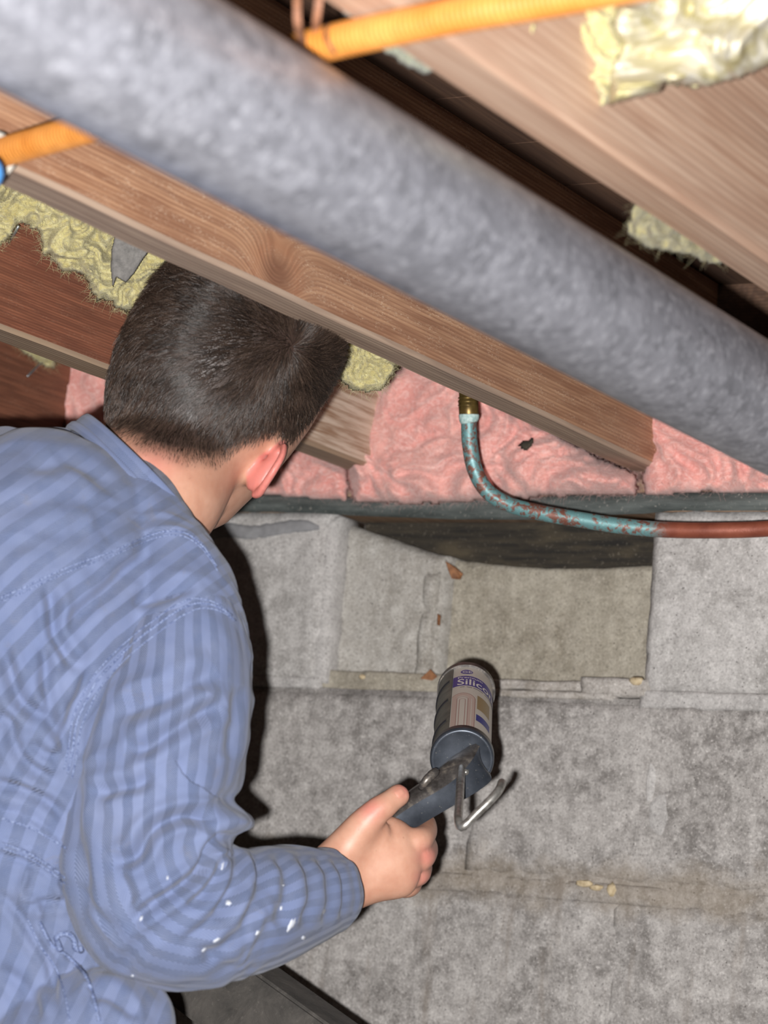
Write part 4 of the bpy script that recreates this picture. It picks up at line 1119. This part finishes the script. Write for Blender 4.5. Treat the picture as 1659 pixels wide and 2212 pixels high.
finger([(868, 1824, 2.298, 36, .0145), (898, 1818, 2.300, 31, .0135), (914, 1808, 2.314, 26, .0115), (921, 1790, 2.340, 24, .0105), (912, 1772, 2.362, 23, .0100), (886, 1772, 2.374, 21, .0092), (862, 1784, 2.372, 18, .008)])
finger([(872, 1860, 2.302, 36, .0145), (902, 1856, 2.304, 31, .0138), (917, 1848, 2.320, 26, .0118), (921, 1830, 2.348, 25, .0108), (908, 1812, 2.372, 23, .0102), (880, 1812, 2.384, 21, .0094), (856, 1822, 2.380, 18, .008)])
finger([(866, 1890, 2.306, 32, .0135), (895, 1890, 2.310, 28, .0125), (908, 1884, 2.328, 24, .0110), (910, 1866, 2.358, 23, .0100), (896, 1850, 2.380, 21, .0096), (868, 1850, 2.390, 19, .0088), (848, 1858, 2.386, 16, .0075)])
finger([(852, 1914, 2.312, 27, .0115), (880, 1917, 2.320, 23, .0105), (891, 1912, 2.338, 20, .0092), (891, 1898, 2.364, 19, .0086), (876, 1886, 2.384, 17, .0082), (854, 1888, 2.390, 15, .0074), (838, 1896, 2.386, 13, .0064)])
# right ear: leaf, rolled rim, hollow behind it, lobe
bp_([(612, 966, 2.300, 13, .006), (598, 986, 2.292, 17, .007), (578, 1016, 2.286, 19, .008), (562, 1044, 2.286, 17, .007), (551, 1066, 2.292, 13, .006)], 24, 20)
bp_([(600, 978, 2.300, 7, .004), (612, 965, 2.283, 8, .005), (609, 984, 2.270, 8, .005), (593, 1013, 2.264, 9, .005), (575, 1042, 2.268, 9, .005), (560, 1064, 2.277, 10, .005), (549, 1070, 2.287, 9, .005)], 40, 16)
bp_([(575, 1000, 2.300, 16, .014), (553, 1030, 2.298, 20, .015), (540, 1060, 2.300, 14, .012)], 16, 20)
# left arm and hand (outside the picture)
bp_([(-300, 1090, 2.30, 90, .04), (-430, 1250, 2.28, 95, .04), (-470, 1600, 2.22, 90, .036), (-440, 1900, 2.2, 85, .034), (-340, 2060, 2.26, 75, .03), (-220, 2180, 2.34, 66, .026), (-160, 2235, 2.36, 80, .022), (-100, 2280, 2.37, 84, .018)], 60, 26)
for k in range(4):
    a, b = -130 + 28 * k, 2310 - 42 * k
    finger([(a, b, 2.372, 24, .010), (a + 45, b + 40, 2.375, 23, .0095), (a + 80, b + 82 - 6 * k, 2.385, 21, .009), (a + 98, b + 112 - 10 * k, 2.40, 18, .008)])
finger([(-150, 2190, 2.37, 28, .012), (-100, 2170, 2.36, 26, .011), (-50, 2185, 2.36, 22, .009)])
body_me = remesh(body_parts, .0021, 3, 'body')
def lap(me, weight, iters):
    co = get_co(me); e = np.empty(len(me.edges) * 2, np.int32); me.edges.foreach_get('vertices', e); e = e.reshape(-1, 2)
    sel = (weight[e[:, 0]] > 0) | (weight[e[:, 1]] > 0); e = e[sel]; n_ = len(co)
    cnt = np.bincount(e.ravel(), minlength=n_).astype(float); cnt[cnt == 0] = 1
    for _ in range(iters):
        s_ = np.stack([np.bincount(e[:, 0], co[e[:, 1], k], n_) + np.bincount(e[:, 1], co[e[:, 0], k], n_) for k in range(3)], 1) / cnt[:, None]
        co = co + (s_ - co) * (.6 * weight)[:, None]
    set_co(me, co)
_c = get_co(body_me); _p, _d = project(_c)
_w = np.clip(1.4 - np.sqrt(((_p[:, 0] - 350) / 190) ** 2 + ((_p[:, 1] - 945) / 110) ** 2), 0, 1) * (_d < 2.33)
lap(body_me, _w, 160)
_w = np.clip(1.5 - np.sqrt(((_p[:, 0] - 775) / 62) ** 2 + ((_p[:, 1] - 1850) / 62) ** 2), 0, 1) * (_d < 2.32) * (_d > 2.2)
lap(body_me, _w, 50)
bc = get_co(body_me); rel = bc - HC
hr, hf, hu = rel @ RH, rel @ FH, rel @ UPH
azi = np.degrees(np.arctan2(hr, -hf))            # 0 at the back of the head, + towards the right ear
HLX, HLY = [0, 25, 45, 62, 78, 92, 99, 106, 111, 122, 140, 180], [-.112, -.110, -.098, -.078, -.052, -.034, -.044, -.082, -.030, .030, .052, .056]
hl = np.interp(np.abs(azi), HLX, HLY)
hl = hl + .004 * fbm(bc * 60, 2)
near_head = (np.linalg.norm(rel, axis=1) < .17)
scalp = np.clip((hu - hl) / .022 + .2, 0, 1) * near_head
bpx, bdp = project(bc)
ear_d = poly_sd(bpx, [(608, 950), (634, 956), (624, 1000), (590, 1060), (556, 1088), (534, 1070), (532, 1020), (560, 985), (590, 965)])
is_ear = (ear_d > -6) & near_head & (hr > .064) & (bdp < 2.312)
scalp[is_ear] = 0
rim = np.clip(ear_d / 5 + .5, 0, 1) * is_ear
nape = np.exp(-(((bpx[:, 0] - 330) / 60) ** 2 + ((bpx[:, 1] - 1000) / 40) ** 2)) * .35
knuck = np.zeros(len(bc))
for a, b, r in [(926, 1850, 26), (918, 1896, 22), (872, 1706, 18), (800, 1750, 26)]:
    knuck = np.maximum(knuck, .5 * np.exp(-(((bpx[:, 0] - a) / r) ** 2 + ((bpx[:, 1] - b) / r) ** 2)) * (bdp < 2.36) * (bdp > 2.2))
set_attr(body_me, 'scalp', scalp)
set_attr(body_me, 'flush', np.clip(rim * .75 + nape + knuck, 0, 1))
t = T('skin'); p = t.pos
n1 = t.noise(p, 60, 4, .6); n2 = t.noise(p, 500, 2); n3 = t.noise(p, 180, 1)
c = t.mix(t.ramp(n1, [(.3, 0.0), (.7, 1.0)]), lin(176, 128, 106), lin(190, 146, 124))
c = t.mix(t.ramp(n3, [(.76, 0.0), (.84, .5)]), c, lin(136, 86, 66))
c = t.mix(t.attr('flush').outputs['Fac'], c, lin(200, 110, 106))
c = t.mix(t.attr('scalp').outputs['Fac'], c, lin(56, 42, 36))
t.setb(Base_Color=c, Roughness=.5, Subsurface_Weight=.18, Subsurface_Radius=(.01, .004, .002), Subsurface_Scale=.5, Normal=t.bump(n2, .12, .0006))
body_me.materials.clear(); body_me.materials.append(t.m)
body = adopt(link(bpy.data.objects.new('body', body_me)), person)
bvh_body = BVHTree.FromPolygons([Vector(v) for v in bc], [tuple(q.vertices) for q in body_me.polygons])
def hit(bvh, px, py):
    r = ray(px, py); loc, nrm, i, d = bvh.ray_cast(Vector(CAM), Vector(r).normalized())
    return (np.array(loc), np.array(nrm)) if loc is not None else (None, None)
# thumb nail
t = T('finger_nail'); t.setb(Base_Color=lin(192, 136, 118), Roughness=.35); M_NAIL = t.m
nv = []; nf = []
dirn = np.array([.80, -.60]); perp = np.array([.60, .80])
for i in range(7):
    for j in range(7):
        a = (i / 6 - .5) * 19; b = (j / 6 - .5) * 17 * (1 - .25 * (i / 6 - .3) ** 2)
        q = np.array([864, 1713]) + dirn * a + perp * b
        loc, nrm = hit(bvh_body, *q)
        if loc is None: loc, nrm = hit(bvh_body, 866, 1712)
        nv.append(loc + nrm * (.0007 if 0 < i < 6 and 0 < j < 6 else .0002))
for i in range(6):
    for j in range(6): nf.append((i * 7 + j, i * 7 + j + 1, i * 7 + j + 8, i * 7 + j + 7))
mesh_obj('thumb_nail', nv, nf, M_NAIL, body)

# ---- hair
t = T('dark_hair'); n1 = t.noise(t.pos, 900, 2); n2 = t.noise(t.pos, 30, 3)
t.setb(Base_Color=t.mix(t.attr('tone').outputs['Fac'], lin(28, 21, 17), lin(84, 68, 58)), Roughness=.34); M_HAIR = t.m
t.b.inputs['Specular IOR Level'].default_value = .55
whl, _ = hit(bvh_body, 632, 748)
def hair(n, seed):
    r = np.random.default_rng(seed)
    body_me.calc_loop_triangles(); nt_ = len(body_me.loop_triangles)
    tri = np.empty(nt_ * 3, np.int32); body_me.loop_triangles.foreach_get('vertices', tri); tri = tri.reshape(-1, 3)
    sc = scalp[tri].mean(1); ok = sc > .12; tri = tri[ok]; sc = sc[ok]
    a, b, c_ = bc[tri[:, 0]], bc[tri[:, 1]], bc[tri[:, 2]]
    nrm = np.cross(b - a, c_ - a); ar = np.linalg.norm(nrm, axis=1); 
    # thin out the face side that the wall hides
    pr = ar * sc; ids = r.choice(len(tri), n, p=pr / pr.sum())
    x, y = r.random(n), r.random(n); sw = x + y > 1; x[sw] = 1 - x[sw]; y[sw] = 1 - y[sw]
    p0 = a[ids] + x[:, None] * (b - a)[ids] + y[:, None] * (c_ - a)[ids]
    vn = get_no(body_me)[tri[ids]].mean(1); vn /= np.linalg.norm(vn, axis=1)[:, None]
    rad = p0 - whl; dist = np.linalg.norm(rad, axis=1)
    flow = rad / (dist[:, None] + 1e-6)
    swirl = np.cross(vn, flow)
    flow = flow + swirl * (.5 * np.exp(-dist / .05))[:, None]
    rp = p0 - HC; u_ = rp @ UPH
    az = np.arctan2(rp @ RH, -(rp @ FH))
    low = np.clip((-.02 - u_) / .07, 0, 1)
    flow = flow + (-UPH * .9 + RH * .55)[None] * (low * (az < 1.4))[:, None] + RH[None] * (.25 * low)[:, None]
    clump = np.stack([noise3(p0 * 130 + 3), noise3(p0 * 130 + 33), noise3(p0 * 130 + 63)], 1)
    flow = flow + 0.55 * clump + .22 * r.normal(size=(n, 3))
    flow -= vn * (flow * vn).sum(1)[:, None]; flow /= np.linalg.norm(flow, axis=1)[:, None] + 1e-9
    up_ = u_ - np.interp(np.abs(np.degrees(az)), HLX, HLY)
    ln = np.interp(up_, [-.004, .012, .035, .08, .14], [.0025, .0055, .011, .017, .021]) * r.uniform(.75, 1.2, n)
    lift = np.interp(u_, [-.1, -.05, .02], [.28, .34, .48]) + .12 * r.normal(size=n)
    lift = lift + .35 * np.exp(-(dist / .018) ** 2)
    pts = []
    for k in range(4):
        s_ = k / 3.0
        rise = lift * (s_ - .55 * s_ * s_)
        pts.append(p0 + flow * (ln * s_ * .92)[:, None] + vn * (ln * rise + .0003)[:, None])
    side = np.cross(flow, vn); V = np.zeros((n, 4, 3, 3)); R0 = r.uniform(.00014, .00025, n) * np.interp(up_, [0, .03], [.6, 1])
    for k in range(4):
        rk = (R0 * (1, .95, .75, .25)[k])[:, None]
        for q in range(3):
            an = 2.094 * q + 1.57; V[:, k, q] = pts[k] + rk * (math.cos(an) * side + math.sin(an) * vn)
    base = (np.arange(n) * 12)[:, None, None, None]; k_ = np.arange(3)[None, :, None, None]; q_ = np.arange(3)[None, None, :, None]
    Q = np.concatenate([base + k_ * 3 + q_, base + k_ * 3 + (q_ + 1) % 3, base + (k_ + 1) * 3 + (q_ + 1) % 3, base + (k_ + 1) * 3 + q_], axis=3).reshape(-1, 4)
    tone = np.clip(r.random(n) ** 2.2 + .25 * noise3(p0 * 70), 0, 1)
    return V.reshape(-1, 3), Q, np.repeat(tone, 12)
HV, HQ, HT = hair(42000, 5)
ho_ = fast_mesh('hair', HV, HQ, M_HAIR, body); ho_['kind'] = 'stuff'; set_attr(ho_.data, 'tone', HT)

# ---- coverall trunk
tp = []
def tp_(secs, m=40, n=48, r=3): v, f, _, _ = cloft(secs, m, n, True, r); tp.append((v, f))
tp_([(150, 1000, 2.255, 120, .06), (118, 1080, 2.225, 215, .085), (92, 1180, 2.20, 290, .105), (70, 1320, 2.185, 340, .115), (50, 1500, 2.185, 350, .12), (40, 1700, 2.19, 335, .115), (30, 1900, 2.19, 320, .115), (20, 2100, 2.20, 330, .12), (0, 2350, 2.22, 370, .13), (-20, 2560, 2.25, 330, .12), (-20, 2660, 2.25, 220, .09)], 60, 64)
tp_([(-470, 1130, 2.30, 100, .065), (-330, 1045, 2.28, 105, .07), (-150, 1018, 2.265, 98, .07), (0, 1012, 2.25, 90, .07), (120, 1008, 2.25, 86, .065), (230, 1020, 2.25, 80, .06)], 40, 40)
tp_([(220, 1020, 2.25, 85, .055), (300, 1090, 2.225, 84, .058), (355, 1175, 2.20, 86, .06), (395, 1270, 2.175, 108, .064), (402, 1360, 2.16, 132, .068), (394, 1430, 2.155, 130, .066), (384, 1500, 2.15, 110, .06)], 50, 48)
tp_([(-480, 1140, 2.30, 110, .065), (-520, 1350, 2.26, 130, .066), (-520, 1600, 2.22, 140, .066), (-480, 1850, 2.20, 135, .062), (-400, 2010, 2.23, 120, .055), (-290, 2120, 2.30, 95, .042), (-210, 2185, 2.34, 84, .036)], 50, 40)
tp_([(-120, 2620, 2.24, 210, .09), (30, 2430, 2.16, 220, .088), (160, 2300, 2.11, 195, .078), (275, 2246, 2.085, 150, .062), (376, 2268, 2.085, 114, .050)], 50, 48)   # right thigh to the raised knee
jk_me = remesh(tp, .0032, 14, 'coverall_trunk')
TF = [
 ([(-20, 1300), (54, 1268), (145, 1226), (235, 1194), (343, 1150), (398, 1150), (440, 1185), (470, 1226)], .0022, 7, 'S'),
 ([(330, 1195), (286, 1222), (240, 1270), (190, 1312), (138, 1362)], .007, 16, 'v'),
 ([(425, 1258), (360, 1282), (285, 1304)], .005, 13, 'v'),
 ([(100, 1262), (112, 1300), (119, 1368), (145, 1415), (176, 1448)], .008, 13, 'v'),
 ([(96, 1385), (99, 1440), (101, 1495), (118, 1560)], .006, 12, 'v'),
 ([(5, 1400), (25, 1465), (48, 1520), (105, 1555), (136, 1610)], .008, 14, 'v'),
 ([(-10, 1545), (22, 1560), (28, 1600), (60, 1650), (120, 1690)], .007, 14, 'v'),
 ([(200, 1440), (180, 1500), (150, 1560), (138, 1640)], .008, 14, 'v'),
 ([(60, 1600), (90, 1625), (130, 1640)], .005, 12, 'v'),
 ([(-20, 1690), (50, 1708), (100, 1730), (145, 1768)], .007, 12, 'v'),
 ([(-20, 1748), (60, 1772), (110, 1800), (150, 1835)], .006, 9, 's'),
 ([(-20, 1812), (60, 1835), (110, 1868), (152, 1900)], .006, 8, 's'),
 ([(-20, 1840), (60, 1862), (110, 1892), (152, 1925)], .004, 8, 'v'),
 ([(60, 1868), (52, 1900), (45, 1930), (75, 1950), (85, 1990)], .006, 9, 'r'),
 ([(110, 1880), (120, 1910), (122, 1945)], .005, 8, 'r'),
 ([(-10, 1925), (30, 1960), (70, 2020), (110, 2090), (120, 2200)], .005, 10, 'v'),
 ([(60, 1955), (110, 1948), (150, 1950)], .005, 9, 'v'),
 ([(85, 1990), (110, 2040), (150, 2070), (185, 2110), (205, 2170), (220, 2212)], .006, 10, 's'),
 ([(-10, 2090), (50, 2130), (90, 2212)], .004, 14, 'v'),
 ([(190, 2140), (240, 2150), (300, 2200)], .005, 14, 'v'),
 ([(60, 1010), (160, 1002), (250, 1060)], .004, 18, 'v'),
 ([(0, 1100), (120, 1080), (230, 1100), (320, 1130)], .003, 26, 'v'),
 ([(10, 1180), (120, 1150), (240, 1150)], .003, 22, 'v'),
]
apply_folds(jk_me, TF, .0026)
def planar_uv(me, ang0=38, ang1=66):
    co = get_co(me) - P(100, 1400, 2.1); a = co @ RIGHT; b = co @ DOWN; dz = co @ FWD
    s_ = np.clip((b + .12) / .35, 0, 1); an = np.radians(ang0 + (ang1 - ang0) * s_)
    # direction of the stripes: (cos, -sin) in the picture plane; u runs across, v along
    u = a * np.sin(an) + b * np.cos(an); v = a * np.cos(an) - b * np.sin(an)
    return np.stack([u + 3.0, v + 3.0 + dz * .4, 0 * u], 1)
set_attr(jk_me, 'fab', planar_uv(jk_me), 'FLOAT_VECTOR')
jk_me.materials.clear(); jk_me.materials.append(M_FAB)
cov = adopt(link(bpy.data.objects.new('coverall', jk_me)), person)

# ---- right sleeve as its own loft
SL = [(425, 1318, 2.172, 90, .058), (408, 1380, 2.158, 134, .069), (388, 1470, 2.142, 160, .074), (364, 1570, 2.128, 176, .076), (338, 1680, 2.118, 180, .076), (322, 1790, 2.108, 180, .076), (322, 1880, 2.10, 182, .076),
      (350, 1945, 2.10, 188, .074), (415, 1972, 2.115, 165, .070), (510, 1966, 2.145, 142, .062), (580, 1952, 2.178, 128, .053), (640, 1938, 2.210, 111, .046), (680, 1929, 2.232, 98, .040), (704, 1924, 2.246, 90, .037)]
m_, n_ = 420, 300
V, F, pth, th = cloft(SL, m_, n_, False)
Ls = np.concatenate([[0], np.cumsum(np.linalg.norm(np.diff(pth, axis=0), axis=1))])
uu = ((th[None, :] - np.pi / 2) % (2 * np.pi) - np.pi) * .074
U = np.stack([np.broadcast_to(uu, (m_, n_)) + (.10 * np.exp(-Ls / .12))[:, None] * .6 + 2, np.broadcast_to(Ls[:, None], (m_, n_)) + 2, np.zeros((m_, n_))], 2).reshape(-1, 3)
# turned-in hem of the cuff
ring = V[-n_:]; cen = ring.mean(0); tdir = pth[-1] - pth[-4]; tdir /= np.linalg.norm(tdir)
extra = [ring * 1 + tdir * .0012 + (cen - ring) * .015, cen + (ring - cen) * .955 - tdir * .0005, cen + (ring - cen) * .93 - tdir * .03]
V = np.concatenate([V] + extra); U = np.concatenate([U] + [U[-n_:]] * 3)
for k in range(m_ - 1, m_ + 2):
    for q in range(n_):
        a, b = k * n_ + q, k * n_ + (q + 1) % n_; F.append((a, a + n_, b + n_, b))
sl_o = fast_mesh('sleeve', V, np.array(F), M_FAB); sl_me = sl_o.data
SF = [
 ([(470, 1450), (400, 1482), (330, 1512), (235, 1545)], .006, 20, 'v'),
 ([(486, 1516), (430, 1545), (365, 1584), (312, 1616), (270, 1618)], .008, 17, 'v'),
 ([(330, 1672), (300, 1695), (253, 1702), (200, 1716)], .006, 15, 'v'),
 ([(376, 1640), (386, 1658), (398, 1680), (434, 1704), (470, 1728)], .0045, 20, 's'),
 ([(470, 1776), (410, 1762), (362, 1772), (322, 1800), (296, 1846), (240, 1868)], .010, 15, 'v'),
 ([(515, 1812), (470, 1812), (450, 1836), (432, 1880), (374, 1928), (312, 1968), (278, 2012)], .011, 12, 'v'),
  ([(470, 1845), (468, 1880), (440, 1930), (400, 1960)], .006, 12, 'v'),
 ([(500, 1826), (512, 1870), (500, 1930), (470, 1990)], .005, 15, 'v'),
 ([(545, 1828), (566, 1880), (556, 1940), (520, 2000)], .005, 14, 'v'),
 ([(590, 1836), (618, 1880), (622, 1940), (600, 2000)], .0045, 13, 'v'),
 ([(640, 1838), (664, 1885), (672, 1945), (656, 2010)], .004, 12, 'v'),
 ([(682, 1840), (704, 1885), (710, 1945), (698, 2000)], .0035, 11, 'v'),
 ([(716, 1846), (736, 1890), (742, 1940), (730, 1990)], .003, 7, 'v'),
 ([(752, 1852), (764, 1890), (770, 1940), (760, 1985)], .0022, 6, 'r'),
 ([(330, 2000), (290, 2050), (262, 2100)], .004, 16, 'v'),
 ([(420, 2030), (470, 2080), (520, 2100)], .004, 18, 'v'),
 ([(250, 1400), (210, 1480), (180, 1560), (165, 1650), (160, 1760), (175, 1880), (190, 1990)], .006, 16, 'v'),
 ([(520, 1480), (505, 1560), (490, 1640)], .004, 14, 'v'),
 ([(260, 1880), (280, 1940), (270, 2000)], .004, 14, 'v'),
 ([(560, 1980), (500, 2030), (440, 2075)], .004, 14, 'v'),
 ([(520, 1900), (460, 1985), (390, 2040)], .004, 13, 'v'),
]
set_attr(sl_me, 'fab', U, 'FLOAT_VECTOR')
co_ = get_co(sl_me); no_ = get_no(sl_me); px_, dp_ = project(co_)
g_ = .017 * np.exp(-(((px_[:, 0] - 490) / 46) ** 2 + ((px_[:, 1] - 1772) / 27) ** 2)) - .006 * np.exp(-(((px_[:, 0] - 492) / 40) ** 2 + ((px_[:, 1] - 1728) / 22) ** 2))
set_co(sl_me, co_ + no_ * g_[:, None])
apply_folds(sl_me, SF, .0022)
adopt(sl_o, person)

# ---- collar: stand and turned-over strip round the neck
def collar(name, r_px, h0, h1, out, mat, du):
    V = []; F = []; U = []; n = 140
    ctr = np.array([312., 1036.]); ch = np.array([.690, .724]); upv = np.array([.724, -.690]); D = 2.238
    prof = [(h0, out), (h0 + .25 * (h1 - h0), out + 2), (h0 + .7 * (h1 - h0), out + 1), (h1 - 2, out - 2), (h1, out - 6), (h1 - 3, out - 12), (h0, out - 12)]
    for k in range(n):
        a = 2 * math.pi * k / n
        for hh, oo in prof:
            rr = r_px + oo
            wob = 3.0 * math.sin(3 * a + hh * .05)
            q = ctr + ch * (rr * math.sin(a)) + upv * (18 * math.cos(a) + hh + wob * .4)
            V.append(P(q[0], q[1], D - .066 * math.cos(a) * (rr / r_px))); U.append((hh * .0004 + du, a * .072 + 2, 0))
    m = len(prof)
    for k in range(n):
        for q in range(m): F.append((k * m + q, k * m + (q + 1) % m, ((k + 1) % n) * m + (q + 1) % m, ((k + 1) % n) * m + q))
    o = fast_mesh(name, V, np.array(F), mat); set_attr(o.data, 'fab', U, 'FLOAT_VECTOR')
    return adopt(o, person)
collar('collar', 184, -30, 8, 8, M_FAB, 1.006)
collar('collar_band', 186, -44, -22, 13, M_FAB, 1.018)

# ---- seams and stitching, laid on the cloth
def all_bvh(objs):
    V = []; F = []
    for o in objs:
        o_ = len(V); V += [tuple(v) for v in get_co(o.data)]; F += [tuple(i + o_ for i in q.vertices) for q in o.data.polygons]
    return BVHTree.FromPolygons(V, F)
bvh_c = all_bvh([cov, sl_o])
t = T('pale_thread'); n1 = t.noise(t.pos, 700, 2)
t.setb(Base_Color=t.ramp(n1, [(.35, lin(62, 74, 110)), (.65, lin(122, 134, 164))]), Roughness=.9); M_THREAD = t.m
def seam(poly, r=.0011, sink=.0002, name='seam'):
    pts = []
    for q in curve2(poly, 70):
        loc, nrm = hit(bvh_c, *q)
        if loc is not None and (not pts or np.linalg.norm(loc - pts[-1]) < .03): pts.append(loc + nrm * (r * .35 - sink))
    if len(pts) < 6: return
    pts = np.array(pts)
    for _ in range(2): pts[1:-1] = (pts[:-2] + 2 * pts[1:-1] + pts[2:]) / 4
    V, F = tube_geo(pts, r, 6, True)
    adopt(mesh_obj(name, V, F, M_THREAD), person)
arm = [(500, 1330), (470, 1310), (428, 1302), (386, 1318), (343, 1348), (300, 1380), (270, 1406), (236, 1440), (206, 1476), (186, 1516), (166, 1560), (157, 1620), (146, 1672)]
seam(arm, .0012); seam([(a - 8, b - 10) for a, b in arm], .0008); seam([(a + 9, b + 11) for a, b in arm], .0008)
yk = [(0, 1292), (54, 1268), (145, 1226), (235, 1194), (343, 1150), (398, 1150), (440, 1182), (468, 1224)]
seam(yk, .0010); seam([(a + 2, b + 9) for a, b in yk], .0007)
seam([(4, 1768), (60, 1786), (110, 1812), (142, 1832)], .0011); seam([(4, 1822), (60, 1842), (110, 1874), (140, 1896)], .0011)
seam([(4, 1832), (60, 1852), (110, 1884), (140, 1908)], .0008)
seam([(85, 1992), (110, 2040), (150, 2070), (185, 2110), (205, 2170), (214, 2206)], .0016)
seam([(60, 1985), (88, 2045), (120, 2090), (140, 2150), (150, 2206)], .0008)
# frayed loop at the waist
lp = []
for a, b in [(128, 2060), (118, 2040), (120, 2022), (134, 2014), (150, 2018), (158, 2032), (160, 2046), (172, 2052), (180, 2044)]:
    loc, nrm = hit(bvh_c, a, b)
    if loc is not None: lp.append(loc + nrm * .003)
adopt(tube('frayed_loop', spline(lp, 50), .0024, M_THREAD, None, 8), person)
# paint spots on the sleeve
t = T('white_paint'); t.setb(Base_Color=lin(176, 180, 190), Roughness=.6); M_PAINT = t.m
def spot(px, py, rx, ry, ang, seed):
    V = []; F = []; n = 16; ca, sa = math.cos(ang), math.sin(ang); r = np.random.default_rng(seed); ok = True
    jit = r.uniform(.55, 1.2, n)
    for rr, lift in ((0.0, .0010), (.7, .0009), (1.0, -.0001)):
        for k in range(n if rr else 1):
            a = 2 * math.pi * k / n; x, y = .8 * rx * rr * jit[k] * math.cos(a), .8 * ry * rr * jit[k] * math.sin(a)
            loc, nrm = hit(bvh_c, px + x * ca - y * sa, py + x * sa + y * ca)
            if loc is None: return
            V.append(loc + nrm * lift)
    for k in range(n):
        F.append((0, 1 + (k + 1) % n, 1 + k)); a, b = 1 + k, 1 + (k + 1) % n; F.append((a, b, b + n, a + n))
    adopt(mesh_obj('paint_spot', V, F, M_PAINT), person)
for k, s_ in enumerate([(630, 1998, 8, 22, .5), (493, 1950, 9, 8, 0), (556, 2015, 5, 9, .6), (655, 2026, 6, 7, .3), (607, 1962, 3, 7, .2), (480, 1872, 3, 14, .25), (305, 1984, 4, 8, .3), (612, 1912, 3, 3, 0), (700, 1968, 3, 9, .4), (468, 2030, 4, 12, .9), (440, 2052, 3, 9, .9), (286, 2108, 5, 4, 0), (362, 1896, 3, 8, .2)]): spot(*s_, k)

# ---- legs and boots below the picture
def leg(name, secs, label=None):
    v, f, _, _ = cloft(secs, 40, 36, True, 3)
    o = fast_mesh(name, v, np.array([q for q in f if len(q) == 4]), M_FAB); set_attr(o.data, 'fab', planar_uv(o.data), 'FLOAT_VECTOR'); return adopt(o, person)
def foot_z(a, d):
    r0 = ray(a, 3200); r1 = ray(a, 3300)
    z0, z1 = CAM[2] + d * r0[2], CAM[2] + d * r1[2]; return 3200 + 100 * (FLOOR_Z + .03 - z0) / (z1 - z0)
yb = foot_z(240, 2.12)
leg('trouser_leg', [(315, 2280, 2.09, 105, .05), (285, 2420, 2.11, 140, .062), (265, 2700, 2.14, 135, .062), (245, yb - 220, 2.15, 115, .055), (240, yb - 110, 2.15, 105, .052)])
yb2 = foot_z(-200, 2.25)
leg('trouser_leg', [(-100, 2560, 2.26, 200, .09), (-160, 2800, 2.28, 200, .085), (-210, yb2 - 160, 2.32, 170, .075), (-215, yb2 - 100, 2.32, 150, .07)])
t = T('boot_leather'); n1 = t.noise(t.pos, 60, 3); t.setb(Base_Color=t.ramp(n1, [(.3, lin(54, 42, 34)), (.7, lin(84, 66, 52))]), Roughness=.7)
def boot(base, fw):
    fw = fw / np.linalg.norm(fw); sd_ = np.cross(fw, [0, 0, 1.]); V = []; F = []
    st_ = [(-.08, .03, .07, .0), (-.06, .040, .13, .0), (0, .043, .14, .0), (.05, .045, .10, .0), (.11, .050, .07, .0), (.17, .045, .055, .0), (.20, .025, .04, .005)]
    for l, wv, h, z0 in st_:
        for k in range(16):
            a = 2 * math.pi * k / 16; V.append(base + fw * l + sd_ * wv * math.copysign(abs(math.cos(a)) ** .7, math.cos(a)) + np.array([0, 0, z0 + h * (.5 + .5 * math.copysign(abs(math.sin(a)) ** .6, math.sin(a)))]))
    for k in range(6):
        for q in range(16): F.append((k * 16 + q, k * 16 + (q + 1) % 16, k * 16 + 16 + (q + 1) % 16, k * 16 + 16 + q))
    F.append(tuple(range(16))); F.append(tuple(96 + q for q in range(16))[::-1])
    adopt(mesh_obj('boot', V, F, t.m), person)
b1 = P(240, yb, 2.15); b1[2] = FLOOR_Z; boot(b1, np.array([.2, 1, 0]))
b2 = P(-240, yb2, 2.32); b2[2] = FLOOR_Z; boot(b2 + np.array([-.05, -.25, 0]), np.array([.1, 1, 0]))
